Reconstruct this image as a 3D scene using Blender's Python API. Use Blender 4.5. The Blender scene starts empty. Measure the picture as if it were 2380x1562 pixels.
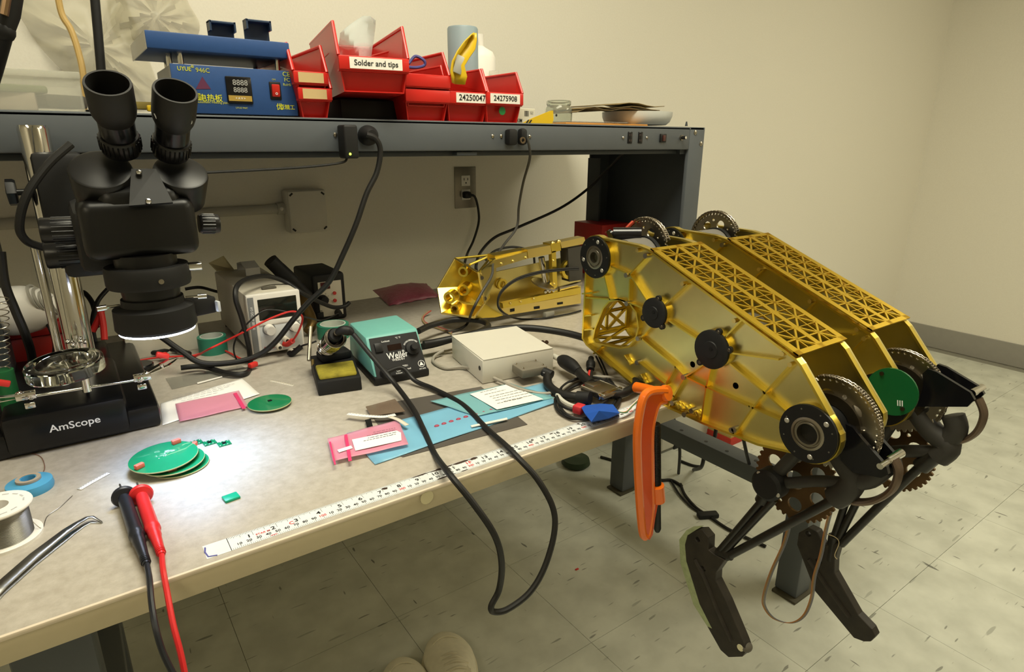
import bpy, bmesh, math, random
from mathutils import Vector as V, Matrix as M
from mathutils.geometry import tessellate_polygon
random.seed(7)
S = bpy.context.scene
COL = S.collection
PI = math.pi

# ------------------------------------------------------------------ camera
FPX = 1434.1
PITCH, YAW, ROLL = .3049, .6209, .0041
T = .871                                   # height of the bench top, the front edge runs along y = 0
YW = 1.20                                   # back wall
YBK = .956                                 # rear edge of the bench and its riser
CAM = V((-.0813, -.6079, 1.2813))
_fh = V((math.sin(YAW), math.cos(YAW), 0)); _rt = V((math.cos(YAW), -math.sin(YAW), 0)); _up = V((0, 0, 1))
FWD = _fh*math.cos(PITCH) - _up*math.sin(PITCH)
_U = _fh*math.sin(PITCH) + _up*math.cos(PITCH)
RGT = _rt*math.cos(ROLL) + _U*math.sin(ROLL)
UPV = -_rt*math.sin(ROLL) + _U*math.cos(ROLL)
cd = bpy.data.cameras.new('camera'); cam = bpy.data.objects.new('camera', cd); COL.objects.link(cam)
cd.sensor_fit = 'HORIZONTAL'; cd.sensor_width = 36; cd.lens = FPX/2380*36; cd.clip_start = .02; cd.clip_end = 50
cam.matrix_world = M(((RGT.x, UPV.x, -FWD.x, CAM.x), (RGT.y, UPV.y, -FWD.y, CAM.y), (RGT.z, UPV.z, -FWD.z, CAM.z), (0, 0, 0, 1)))
S.camera = cam

# ------------------------------------------------------------------ world, exposure
w = bpy.data.worlds.new('world'); S.world = w; w.use_nodes = True
w.node_tree.nodes['Background'].inputs[0].default_value = (1, .93, .78, 1)
w.node_tree.nodes['Background'].inputs[1].default_value = .02
S.view_settings.view_transform = 'Standard'; S.view_settings.look = 'None'
S.view_settings.exposure = 0.56; S.view_settings.gamma = 1; S.view_settings.use_curve_mapping = False

def area(name, loc, sx, sy, energy, col, parent=None):
    l = bpy.data.lights.new(name, 'AREA'); l.shape = 'RECTANGLE'; l.size = sx; l.size_y = sy; l.energy = energy; l.color = col
    o = bpy.data.objects.new(name, l); COL.objects.link(o); o.location = loc
    return o
WARM = (1, .985, .81)
TROFFERS = [((.40, -.10, 2.66), 1.2, .5, 22), ((2.9, -.95, 2.66), .5, 1.2, 17), ((-1.7, -1.4, 2.66), .5, 1.2, 6), ((2.6, -2.4, 2.66), 1.2, .5, 2.0)]  # last two panels are unseen, added and placed as fill light
for i, (p, sx, sy, e) in enumerate(TROFFERS):
    area('ceiling_lamp', (p[0], p[1], p[2]-.03), sx, sy, e, WARM)

# ------------------------------------------------------------------ helpers
def at(px, py, x=None, y=None, z=None):
    d = FWD + RGT*((px-1190)/FPX) - UPV*((py-781)/FPX)
    if x is not None: t = (x-CAM.x)/d.x
    elif y is not None: t = (y-CAM.y)/d.y
    else: t = (z-CAM.z)/d.z
    return CAM + d*t
def tb(px, py, dz=0.0): return at(px, py, z=T+dz)

def srgb(h):
    if isinstance(h, str):
        h = [int(h[i:i+2], 16)/255 for i in (0, 2, 4)]
    return tuple(c/12.92 if c <= .04045 else ((c+.055)/1.055)**2.4 for c in h) + (1,)

MATS = {}
def mat(name, col, rough=.5, metal=0, var=.06, scale=30, bump=0, trans=0, alpha=1, emit=None, estr=0, spec=.5, ior=1.45, coat=0, aniso=0):
    if name in MATS: return MATS[name]
    m = bpy.data.materials.new(name); m.use_nodes = True; nt = m.node_tree; N = nt.nodes; L = nt.links
    p = N['Principled BSDF']; c = srgb(col)
    p.inputs['Roughness'].default_value = rough; p.inputs['Metallic'].default_value = metal
    p.inputs['Specular IOR Level'].default_value = spec; p.inputs['IOR'].default_value = ior
    p.inputs['Transmission Weight'].default_value = trans; p.inputs['Alpha'].default_value = alpha
    p.inputs['Coat Weight'].default_value = coat
    if aniso: p.inputs['Anisotropic'].default_value = aniso
    tc = N.new('ShaderNodeTexCoord'); nz = N.new('ShaderNodeTexNoise'); nz.inputs['Scale'].default_value = scale; nz.inputs['Detail'].default_value = 4
    L.new(tc.outputs['Object'], nz.inputs['Vector'])
    mx = N.new('ShaderNodeMixRGB')
    mx.inputs[1].default_value = tuple(max(0, v*(1-var)) for v in c[:3]) + (1,)
    mx.inputs[2].default_value = tuple(min(1, v*(1+var)) for v in c[:3]) + (1,)
    L.new(nz.outputs['Fac'], mx.inputs[0]); L.new(mx.outputs[0], p.inputs['Base Color'])
    if bump:
        b = N.new('ShaderNodeBump'); b.inputs['Strength'].default_value = bump; b.inputs['Distance'].default_value = .002
        L.new(nz.outputs['Fac'], b.inputs['Height']); L.new(b.outputs[0], p.inputs['Normal'])
    if emit:
        p.inputs['Emission Color'].default_value = srgb(emit); p.inputs['Emission Strength'].default_value = estr
    MATS[name] = m
    return m

ORG = {}
def _w(o): return ORG.get(o.name, V((0, 0, 0)))
def tag(o, label=None, cat=None, group=None, kind=None):
    if label: o['label'] = label
    if cat: o['category'] = cat
    if group: o['group'] = group
    if kind: o['kind'] = kind
    return o
def thing(name, loc, label, cat, group=None):
    o = bpy.data.objects.new(name, None); COL.objects.link(o); o.empty_display_size = .02
    o.location = V(loc); ORG[o.name] = V(loc)
    return tag(o, label, cat, group)

def cr(pts, k=6, closed=False):
    P = [V(p) for p in pts]; n = len(P); out = []
    for i in range(n if closed else n-1):
        g = (lambda j: P[j % n]) if closed else (lambda j: P[max(0, min(n-1, j))])
        a, b, c, d = g(i-1), g(i), g(i+1), g(i+2)
        for s in range(k):
            t = s/k
            out.append(.5*((2*b) + (c-a)*t + (2*a-5*b+4*c-d)*t*t + (3*b-a-3*c+d)*t**3))
    if not closed: out.append(P[-1])
    return out

def frame(ax):
    ax = V(ax).normalized(); h = V((0, 0, 1)) if abs(ax.z) < .9 else V((1, 0, 0))
    u = h.cross(ax).normalized(); return u, ax.cross(u).normalized(), ax

class B:
    def __init__(s): s.v = []; s.f = []; s.m = M.Identity(4)
    def add(s, vs, fs):
        o = len(s.v); s.v += [s.m @ V(p) for p in vs]; s.f += [tuple(i+o for i in f) for f in fs]; return s
    def box(s, c, d, r=0, rot=None, seg=2):
        bm = bmesh.new(); bmesh.ops.create_cube(bm, size=1)
        for v in bm.verts: v.co = V((v.co.x*d[0], v.co.y*d[1], v.co.z*d[2]))
        if r: bmesh.ops.bevel(bm, geom=bm.edges[:], offset=min(r, min(d)*.49), segments=seg, affect='EDGES', profile=.5)
        bm.verts.index_update(); R = rot.to_3x3() if rot else M.Identity(3)
        s.add([V(c) + R @ v.co for v in bm.verts], [[v.index for v in f.verts] for f in bm.faces]); bm.free(); return s
    def span(s, a, b, r=0, seg=2):
        a, b = V(a), V(b); return s.box((a+b)/2, [abs(b[i]-a[i]) for i in range(3)], r, None, seg)
    def lathe(s, prof, o, ax, n=24, a0=0, a1=None):
        u, v, wv = frame(ax); o = V(o); vs = []; fs = []; full = a1 is None
        m = n if full else n+1
        for (r, h) in prof:
            for i in range(m):
                a = (2*PI*i/n) if full else a0+(a1-a0)*i/n
                vs.append(o + wv*h + (u*math.cos(a)+v*math.sin(a))*max(r, 1e-5))
        for j in range(len(prof)-1):
            for i in range(n):
                i2 = (i+1) % m
                fs.append((j*m+i, j*m+i2, (j+1)*m+i2, (j+1)*m+i))
        return s.add(vs, fs)
    def cyl(s, a, b, r, r2=None, n=16):
        a, b = V(a), V(b); r2 = r if r2 is None else r2; h = (b-a).length
        return s.lathe([(0, 0), (r, 0), (r2, h), (0, h)], a, b-a, n)
    def ring(s, o, ax, r0, r1, h, n=32):
        return s.lathe([(r0, 0), (r1, 0), (r1, h), (r0, h), (r0, 0)], o, ax, n)
    def ball(s, o, r, n=10, sc=(1, 1, 1)):
        prof = [(r*math.sin(PI*i/n), -r*math.cos(PI*i/n)) for i in range(n+1)]
        k = len(s.v); s.lathe(prof, (0, 0, 0), (0, 0, 1), n*2)
        inv = s.m.inverted()
        for i in range(k, len(s.v)):
            p = inv @ s.v[i]; s.v[i] = s.m @ (V(o) + V((p.x*sc[0], p.y*sc[1], p.z*sc[2])))
        return s
    def tube(s, pts, r, n=8, closed=False, caps=True):
        P = [V(p) for p in pts]; k = len(P); vs = []; fs = []
        rr = r if isinstance(r, (list, tuple)) else [r]*k
        t0 = (P[1]-P[0]).normalized(); u = frame(t0)[0]
        for i in range(k):
            a = P[i-1] if (i or closed) else P[0]; b = P[(i+1) % k] if (i < k-1 or closed) else P[-1]
            t = (b-a)
            t = t.normalized() if t.length > 1e-9 else t0
            u = (u - t*u.dot(t)); u = u.normalized() if u.length > 1e-6 else frame(t)[0]
            v = t.cross(u)
            for j in range(n):
                q = 2*PI*j/n; vs.append(P[i] + (u*math.cos(q)+v*math.sin(q))*rr[i])
        for i in range(k if closed else k-1):
            for j in range(n):
                a, b = i*n, ((i+1) % k)*n
                fs.append((a+j, a+(j+1) % n, b+(j+1) % n, b+j))
        if caps and not closed:
            fs.append(tuple(range(n))[::-1]); fs.append(tuple((k-1)*n+j for j in range(n)))
        return s.add(vs, fs)
    def cable(s, pts, r, k=7, n=8): return s.tube(cr(pts, k), r, n)
    def prism(s, poly, o, u, v, w0, w1, holes=()):
        o, u, v = V(o), V(u), V(v); wv = u.cross(v).normalized()
        loops = [list(poly)] + [list(h) for h in holes]
        tri = tessellate_polygon([[V((a, b, 0)) for a, b in l] for l in loops])
        flat = [p for l in loops for p in l]; n = len(flat)
        vs = [o+u*a+v*b+wv*w0 for a, b in flat] + [o+u*a+v*b+wv*w1 for a, b in flat]
        fs = [tuple(t) for t in tri] + [tuple(i+n for i in t)[::-1] for t in tri]
        k = 0
        for l in loops:
            m = len(l)
            for i in range(m): fs.append((k+i, k+(i+1) % m, k+(i+1) % m+n, k+i+n))
            k += m
        return s.add(vs, fs)
    def prx(s, poly, x0, x1, holes=()):       # polygon of (y, z) points, extruded along x
        return s.prism(poly, (0, 0, 0), (0, 1, 0), (0, 0, 1), x0, x1, holes)
    def plate(s, quad, t):                     # thin sheet on four or more 3-D points, thickened along its normal
        q = [V(p) for p in quad]; c = sum(q, V())/len(q); nn = V()
        for i in range(len(q)): nn += (q[i]-c).cross(q[(i+1) % len(q)]-c)
        nn.normalize(); k = len(q)
        return s.add(q + [p+nn*t for p in q], [tuple(range(k))[::-1], tuple(range(k, 2*k))] + [(i, (i+1) % k, (i+1) % k+k, i+k) for i in range(k)])
    def build(s, name, m, parent=None, smooth=35, label=None, cat=None, group=None, kind=None):
        me = bpy.data.meshes.new(name)
        lo = V([min(p[i] for p in s.v) for i in range(3)]); hi = V([max(p[i] for p in s.v) for i in range(3)])
        c = (lo+hi)/2
        if parent is None: c.z = lo.z
        me.from_pydata([p-c for p in s.v], [], s.f)
        bm = bmesh.new(); bm.from_mesh(me); bmesh.ops.recalc_face_normals(bm, faces=bm.faces[:]); bm.to_mesh(me); bm.free()
        for mm in (m if isinstance(m, (list, tuple)) else [m]): me.materials.append(mm)
        if smooth:
            me.shade_smooth(); me.set_sharp_from_angle(angle=math.radians(smooth))
        o = bpy.data.objects.new(name, me); COL.objects.link(o)
        o.location = c; ORG[o.name] = c.copy()
        if parent is not None: o.parent = parent; o.location = c - _w(parent)
        return tag(o, label, cat, group, kind)

def lettering(body, size, o, u, v, m, parent, name='lettering', align='CENTER', t=.0003, xs=1):
    cu = bpy.data.curves.new('f', 'FONT'); cu.body = body; cu.size = size; cu.offset = size*.012; cu.align_x = align; cu.align_y = 'CENTER'; cu.resolution_u = 3
    ob = bpy.data.objects.new('f', cu); me = ob.to_mesh()
    u = V(u).normalized(); v = V(v).normalized(); n = u.cross(v)
    b = B(); vs = [V(o) + u*p.co.x*xs + v*p.co.y + n*t for p in me.vertices]; fs = [tuple(p.vertices) for p in me.polygons]
    ob.to_mesh_clear(); bpy.data.objects.remove(ob); bpy.data.curves.remove(cu)
    if not vs: return None
    b.add(vs, fs); return b.build(name, m, parent, smooth=0)

# ------------------------------------------------------------------ materials
gold = mat('gold_chromate', 'EBD05A', .30, 1, .10, 14)
gold_panel = mat('gold_brushed', 'E2D58E', .30, 1, .12, 20)
gold_lite = mat('gold_edge', 'EDD684', .36, 1, .06, 20)
black = mat('black_plastic', '0D0D0F', .45, 0, .15, 40)
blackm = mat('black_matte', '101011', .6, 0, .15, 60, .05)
blackg = mat('black_gloss', '101013', .22, 0, .1, 40)
rubber = mat('black_rubber', '171615', .5, 0, .15, 40)
chrome = mat('chrome', 'D8D6D0', .12, 1, .04, 20)
steel = mat('steel', 'A39C8E', .33, 1, .12, 60)
darksteel = mat('dark_steel', '5C554A', .38, 1, .2, 50)
white = mat('white_plastic', 'E6E2DA', .5, 0, .04, 30)
offwhite = mat('off_white', 'D9D2C2', .55, 0, .05, 30)
paper = mat('paper', 'EFEDE8', .8, 0, .03, 30)
redp = mat('red_bin_plastic', 'C8231B', .35, 0, .08, 14, coat=.1)
redw = mat('red_wire', 'D0302A', .45)
whitetxt = mat('white_print', 'EDEDED', .6, 0, .02)
blacktxt = mat('black_print', '1C1A1A', .7, 0, .02)
redtxt = mat('red_print', 'D84A48', .7, 0, .02)
bluepaint = mat('blue_painted_steel', '24487F', .5, 0, .07, 120, .05)
yellowtxt = mat('yellow_print', 'C9C92E', .6, 0, .02)
greypaint = mat('grey_painted_steel', '565B60', .48, 0, .06, 25, .03)
greydark = mat('dark_grey_steel', '3B4044', .5, 0, .08, 25)
orange = mat('orange_paint', 'F2741A', .32, 0, .06, 30, .05, coat=.3)
pcb = mat('green_pcb', '0E7A4C', .35, 0, .12, 60, coat=.4)
pcbedge = mat('pcb_edge', 'B9B98A', .6)
coral = mat('coral_connector', 'E06A54', .5)
glass = mat('clear_glass', 'F4FAF7', .02, 0, .01, 5, trans=1, ior=1.5)
clearp = mat('clear_plastic', 'F2F3EC', .12, 0, .01, 5, trans=.92, ior=1.12)
# ------------------------------------------------------------------ room
def wallmat():
    m = bpy.data.materials.new('painted_wall'); m.use_nodes = True; nt = m.node_tree; N = nt.nodes; L = nt.links; p = N['Principled BSDF']
    g = N.new('ShaderNodeNewGeometry'); nz = N.new('ShaderNodeTexNoise'); nz.inputs['Scale'].default_value = 180; nz.inputs['Detail'].default_value = 5
    L.new(g.outputs['Position'], nz.inputs['Vector'])
    mx = N.new('ShaderNodeMixRGB'); mx.inputs[1].default_value = srgb('E2DDCF'); mx.inputs[2].default_value = srgb('EBE7DA')
    L.new(nz.outputs['Fac'], mx.inputs[0]); L.new(mx.outputs[0], p.inputs['Base Color']); p.inputs['Roughness'].default_value = .6
    b = N.new('ShaderNodeBump'); b.inputs['Strength'].default_value = .12; b.inputs['Distance'].default_value = .002
    L.new(nz.outputs['Fac'], b.inputs['Height']); L.new(b.outputs[0], p.inputs['Normal']); return m
def floormat():
    m = bpy.data.materials.new('vinyl_tile'); m.use_nodes = True; nt = m.node_tree; N = nt.nodes; L = nt.links; p = N['Principled BSDF']
    g = N.new('ShaderNodeNewGeometry'); oi = N.new('ShaderNodeObjectInfo')
    nz = N.new('ShaderNodeTexNoise'); nz.inputs['Scale'].default_value = 9; nz.inputs['Detail'].default_value = 8
    L.new(g.outputs['Position'], nz.inputs['Vector'])
    cr_ = N.new('ShaderNodeValToRGB'); cr_.color_ramp.elements[0].color = srgb('BEC0B4'); cr_.color_ramp.elements[1].color = srgb('D2D4C8'); cr_.color_ramp.elements[0].position = .35; cr_.color_ramp.elements[1].position = .65
    L.new(nz.outputs['Fac'], cr_.inputs[0]); last = cr_.outputs[0]
    for (rz, sx, sy, th, col) in ((.5, 11, 62, .715, '8C8D84'), (2.1, 10, 80, .72, '94958A'), (1.2, 55, 12, .735, '75766E'), (.45, 8, 60, .70, 'ABADA2')):
        mp = N.new('ShaderNodeMapping'); mp.inputs['Rotation'].default_value = (0, 0, rz); mp.inputs['Scale'].default_value = (sx, sy, 1)
        L.new(g.outputs['Position'], mp.inputs[0])
        n2 = N.new('ShaderNodeTexNoise'); n2.inputs['Scale'].default_value = 1; n2.inputs['Detail'].default_value = 1.5
        L.new(mp.outputs[0], n2.inputs['Vector'])
        r2 = N.new('ShaderNodeValToRGB'); r2.color_ramp.elements[0].position = th; r2.color_ramp.elements[1].position = th+.03
        L.new(n2.outputs['Fac'], r2.inputs[0])
        mx = N.new('ShaderNodeMixRGB'); mx.inputs[2].default_value = srgb(col)
        L.new(r2.outputs[0], mx.inputs[0]); L.new(last, mx.inputs[1]); last = mx.outputs[0]
    hs = N.new('ShaderNodeHueSaturation'); ma = N.new('ShaderNodeMath'); ma.operation = 'MULTIPLY_ADD'; ma.inputs[1].default_value = .06; ma.inputs[2].default_value = .97
    L.new(oi.outputs['Random'], ma.inputs[0]); L.new(ma.outputs[0], hs.inputs['Value']); L.new(last, hs.inputs['Color'])
    L.new(hs.outputs[0], p.inputs['Base Color']); p.inputs['Roughness'].default_value = .38; return m
WM = wallmat(); FM = floormat()
XL, XR, YF, ZC = -2.4, 4.42, -3.2, 2.7
def struct(name, b, m): return b.build(name, m, kind='structure', smooth=0)
floor = struct('floor', B().span((XL-.1, YF-.1, -.08), (XR+.1, YW+.1, -.003)), mat('floor_grout', '8E8C80', .7))
struct('wall_back', B().span((XL-.1, YW, -.003), (XR+.1, YW+.1, ZC)), WM)
struct('wall_right', B().span((XR, YF, -.003), (XR+.1, YW, ZC)), WM)
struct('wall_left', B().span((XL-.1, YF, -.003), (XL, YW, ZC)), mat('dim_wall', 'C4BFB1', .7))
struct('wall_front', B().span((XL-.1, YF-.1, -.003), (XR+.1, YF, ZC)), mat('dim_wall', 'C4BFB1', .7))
struct('ceiling', B().span((XL-.1, YF-.1, ZC), (XR+.1, YW+.1, ZC+.08)), mat('ceiling_tile', 'CFCBBF', .8))
vinylbase = mat('grey_vinyl_base', '97948C', .45)
struct('baseboard_right', B().box((XR-.004, (YF+YW)/2, .07), (.008, YW-YF, .14), .003), vinylbase)
struct('baseboard_back', B().box(((1.6+XR)/2, YW-.004, .012), (XR-1.6, .008, .024), .003), vinylbase)
# floor tiles
TS = .385; tm = None; ky0 = -.035
for ix in range(-5, 12):
    for iy in range(-4, 4):
        x0, y0 = .1+ix*TS, ky0+iy*TS
        if x0+TS > XR or y0 > YW-.02 or x0 < XL: continue
        ye = min(y0+TS, YW); 
        if ye < y0+TS:
            B().span((x0+.0006, y0+.0006, -.003), (x0+TS-.0006, ye-.0006, 0)).build('tile', FM, floor, 0); continue
        if tm is None:
            o = B().span((x0+.0006, y0+.0006, -.003), (x0+TS-.0006, y0+TS-.0006, 0)).build('tile', FM, floor, 0); tm = o.data
        else:
            o = bpy.data.objects.new('tile', tm); COL.objects.link(o); o.parent = floor
            o.location = V((x0+TS/2, y0+TS/2, -.0015)) - _w(floor)
# ceiling fixtures, the last two added as unseen fill
lampm = mat('lamp_diffuser', 'FFF4DC', .5, emit='FFE6B4', estr=3)
for i, (p, sx, sy, e) in enumerate(TROFFERS):
    t = thing('ceiling_light', (p[0], p[1], ZC-.03), ['flush ceiling light panel above the workbench', 'ceiling light panel nearest the right wall', 'unseen fill light panel added behind the camera on the left', 'unseen fill light panel added at the far front right'][i], 'light')
    B().span((p[0]-sx/2-.03, p[1]-sy/2-.03, ZC-.03), (p[0]+sx/2+.03, p[1]+sy/2+.03, ZC-.002)).build('frame', white, t, 0)
    B().span((p[0]-sx/2, p[1]-sy/2, ZC-.034), (p[0]+sx/2, p[1]+sy/2, ZC-.028)).build('diffuser', lampm, t, 0)

# ------------------------------------------------------------------ workbench
XB0, XB1 = -.75, 1.50
def benchmat():
    m = mat('laminate_top', 'B2AA9D', .42, 0, .05, 60, .02); nt = m.node_tree; N = nt.nodes; L = nt.links
    p = N['Principled BSDF']; tc = N.new('ShaderNodeTexCoord'); n1 = N.new('ShaderNodeTexNoise'); n1.inputs['Scale'].default_value = 70; n1.inputs['Detail'].default_value = 10; n1.inputs['Roughness'].default_value = .72
    L.new(tc.outputs['Object'], n1.inputs['Vector']); r = N.new('ShaderNodeValToRGB'); r.color_ramp.elements[0].position = .36; r.color_ramp.elements[1].position = .64
    r.color_ramp.elements[0].color = srgb('A59D90'); r.color_ramp.elements[1].color = srgb('B6AFA3'); L.new(n1.outputs['Fac'], r.inputs[0]); L.new(r.outputs[0], p.inputs['Base Color'])
    return m
bench = thing('workbench', (.4, .47, 0), 'long grey steel lab workbench with a beige laminate top', 'workbench')
lam = benchmat(); lamedge = mat('laminate_edge', 'C2B697', .5, 0, .05, 50)
B().box(((XB0+XB1)/2, .478, T-.002), (XB1-XB0, .956, .004), .001).build('top', lam, bench)
B().box(((XB0+XB1)/2, .478, T-.0175), (XB1-XB0-.002, .954, .027), .001).build('core', lamedge, bench, label='beige front edge of the top')
B().box(((XB0+XB1)/2, .0, T-.0025), (XB1-XB0, .004, .005), .001).build('edge_strip', mat('edge_strip', 'D9CBB6', .4), bench)
foot_b = mat('rusty_foot', '4A4636', .6)
for x in (-.205, 1.47):
    for y in (.155, .86):
        s = -1 if x < 0 else 1
        B().box((x+.03, y, (T-.031)/2+.004), (.075, .07, T-.031-.008), .006).build('leg', greypaint, bench)
        B().box((x+.045, y-.005, .004), (.135, .075, .008), .001).build('foot_plate', foot_b, bench)
    z0 = .325
    B().box((x+.035, .508, z0), (.07, .64, .055), .003).build('side_rail', greypaint, bench)
    for yy in (.25, .33, .42, .5, .6): B().cyl((x+.02+.02*(int(yy*100) % 2), yy, z0+.0272), (x+.02+.02*(int(yy*100) % 2), yy, z0+.0284), .006, n=10).build('rail_hole', black, bench)
    B().box((x+.03, .508, T-.054), (.07, .72, .045), .003).build('top_rail', greypaint, bench)
B().cyl(at(992, 1156, y=-.0012), at(992, 1156, y=-.0012)+V((0, -.0008, 0)), .009, n=14).build('edge_sticker', mat('sticker', 'CFC69F', .6), bench)

# ------------------------------------------------------------------ riser shelf
YS0, ZS0, ZS1, XS1 = .5675, 1.2625, 1.322, 1.425
riser = thing('riser_shelf', (.4, .76, T), 'grey steel riser shelf with a front power strip along the back of the bench', 'shelf')
xs0 = -.75
B().box(((xs0+XS1-.005)/2, (YS0+1.195)/2, ZS1-.004), (XS1-xs0-.005, 1.195-YS0, .006), .001).build('deck', greypaint, riser)  # deck extended past the riser's rear edge to block light on the wall
B().box(((xs0+1.362)/2, YS0+.012, (ZS0+ZS1)/2), (1.362-xs0, .024, ZS1-ZS0), .003).build('power_strip', greypaint, riser)
B().box(((xs0+1.362)/2, YS0+.05, ZS0-.006), (1.362-xs0, .05, .01), .001).build('lower_flange', greydark, riser)
# end panel with front post
B().span((1.362, YS0, T), (XS1, YS0+.012, ZS1), .002).build('post', greypaint, riser)
B().span((XS1-.01, YS0+.01, T), (XS1, YBK-.012, ZS1-.008)).build('side_panel', greydark, riser)
B().span((1.34, YS0+.012, ZS0-.012), (XS1-.01, YBK-.012, ZS0)).build('inner_bracket', greydark, riser)
B().span((1.335, YBK-.02, T), (XS1-.01, YBK-.012, ZS0)).build('back_post', greydark, riser)
B().span((1.330, YBK-.07, T+.04), (1.337, YBK-.012, ZS0-.03)).build('inner_flange', greydark, riser)
def scr(p, n=(0, -1, 0), r=.005, par=None, m=None):
    p = V(p); n = V(n).normalized()
    return B().lathe([(0, .0035), (r*.6, .003), (r, .0012), (r, -.001)], p, n, 12).build('screw', m or steel, par)
for px, py in ((1616, 309), (1630, 333), (1546, 319), (1585, 318)): pass
for px, py in ((1616, 308), (1629, 334)): scr(at(px, py, y=YS0), r=.0065, par=riser)
for px, py in ((779, 313), (1145, 316), (1165, 316), (1231, 317), (1448, 320), (1503, 320)): scr(at(px, py, y=YS0), r=.0038, par=riser)
def duplex(pxl, py, par):
    for px in pxl:
        c = at(px, py, y=YS0)
        o = B().box(c, (.0165, .004, .029), .006).build('outlet', blackg, par)
        for dz in (.0065, -.0065):
            for dx in (-.003, .003): B().box(c+V((dx, -.0021, dz)), (.0012, .0006, .005)).build('slot', mat('slot_brown', '5a4a44', .6), o)
duplex((1464, 1488), 320, riser)
c = at(1540, 321, y=YS0); sw = B().box(c, (.024, .008, .022), .002).build('rocker_switch', black, riser); B().box(c+V((.002, -.004, 0)), (.012, .004, .015), .001, M.Rotation(.2, 3, 'Z')).build('rocker', mat('rocker_brown', '4A2420', .4), sw)
c = at(1583, 320, y=YS0); bt = B().cyl(c, c+V((0, -.004, 0)), .007).build('reset_button', steel, riser); B().cyl(c+V((0, -.003, 0)), c+V((.002, -.014, 0)), .0045).build('shaft', black, bt); B().cyl(c+V((.002, -.0138, 0)), c+V((.0022, -.0155, 0)), .0035).build('cap', offwhite, bt)
B().cyl(at(1595, 293, y=YS0+.05), at(1595, 293, y=YS0+.05)+V((0, 0, .012)), .004, .002).build('clip', greydark, riser)
B().box(at(1077, 357, y=YS0+.02), (.05, .03, .006)).build('cable_clamp', greydark, riser)
# ------------------------------------------------------------------ robot legs resting on the bench edge
X1, X2, X3, X4 = .66, .783, .8555, .977
def yz(px, py, x=X1):
    p = at(px, py, x=x); return (p.y, p.z)
KN = yz(1880, 1007); HP = yz(1385, 598)
def arc(c, r, a0, a1, n):
    return [(c[0]+r*math.cos(a0+(a1-a0)*i/n), c[1]+r*math.sin(a0+(a1-a0)*i/n)) for i in range(n+1)]
def circ(c, r, n=28): return arc(c, r, 0, 2*PI*(n-1)/n, n-1)
def angle(c, p): return math.atan2(p[1]-c[1], p[0]-c[0])
def inset(poly, d):
    n = len(poly); A = sum(poly[i][0]*poly[(i+1) % n][1]-poly[(i+1) % n][0]*poly[i][1] for i in range(n))
    sg = 1 if A > 0 else -1; out = []
    for i in range(n):
        p0, p1, p2 = poly[i-1], poly[i], poly[(i+1) % n]
        d1 = V((p1[0]-p0[0], p1[1]-p0[1])); d2 = V((p2[0]-p1[0], p2[1]-p1[1]))
        d1 = d1.normalized() if d1.length > 1e-9 else d2.normalized(); d2 = d2.normalized() if d2.length > 1e-9 else d1
        n1 = V((-d1.y, d1.x))*sg; n2 = V((-d2.y, d2.x))*sg; b = n1+n2; b = b.normalized() if b.length > 1e-6 else n1
        out.append((p1[0]+b.x*d/max(.5, b.dot(n1)), p1[1]+b.y*d/max(.5, b.dot(n1))))
    return out
hipr, knr = .0385, .0415
hl = yz(1350, 640); ht = yz(1400, 556)
a1_ = angle(HP, hl); a0_ = angle(HP, ht)
kt = yz(1958, 1012); kb = yz(1835, 1062)
b0 = angle(KN, kb); b1 = angle(KN, kt)
while b1 < b0-2*PI: b1 += 2*PI
# walk: hip top -> hip left -> down -> along the bottom -> knee -> up -> top edge
ar = lambda c, r, s, e, n: arc(c, r, s, e, n)
if a1_ < a0_: a1_ += 2*PI
hip_arc = ar(HP, hipr, a0_, a1_, 10)          # y grows to the back, so ccw from top runs over the rear side
if a1_-a0_ > PI: hip_arc = ar(HP, hipr, a0_, a1_-2*PI, 10)
kd = (b1-b0) % (2*PI)
knee_arc = ar(KN, knr, b0, b0+kd, 10) if kd < PI*1.2 else ar(KN, knr, b0, b0+kd-2*PI, 10)
OUT = hip_arc + [yz(*p) for p in ((1352, 787), (1362, 803), (1480, 905), (1556, 951), (1632, 986), (1760, 1036))] + knee_arc + [yz(*p) for p in ((1862, 848), (1850, 833), (1507, 579), (1484, 570))]
HOLE = [yz(*p) for p in ((1378, 788), (1383, 765), (1402, 718), (1415, 703), (1436, 698), (1460, 706), (1476, 728), (1481, 762), (1474, 788), (1458, 805), (1440, 808), (1400, 800), (1384, 797))]
RIBS = [[(1420, 620), (1462, 638)], [(1462, 638), (1505, 592)], [(1462, 638), (1502, 700)], [(1462, 650), (1460, 698)], [(1403, 640), (1416, 696)], [(1358, 692), (1416, 696), (1437, 696), (1457, 703)], [(1463, 705), (1490, 715)],
        [(1546, 708), (1595, 662)], [(1553, 746), (1620, 790)], [(1490, 783), (1511, 761)], [(1478, 785), (1490, 788), (1568, 853), (1588, 875), (1640, 900), (1740, 945), (1813, 977)], [(1483, 843), (1543, 893), (1564, 921)], [(1546, 893), (1568, 855)],
        [(1592, 876), (1633, 848)], [(1552, 950), (1564, 921), (1588, 880)], [(1650, 858), (1640, 900), (1628, 980)], [(1696, 821), (1807, 836)], [(1696, 847), (1773, 911), (1822, 955)], [(1681, 787), (1722, 745)],
        [(1706, 1010), (1748, 949), (1775, 915), (1837, 847)], [(1355, 735), (1372, 733)], [(1352, 768), (1376, 765)], [(1352, 683), (1375, 681)], [(1396, 806), (1378, 822)], [(1508, 905), (1500, 923)], [(1545, 925), (1535, 942)]]
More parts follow.
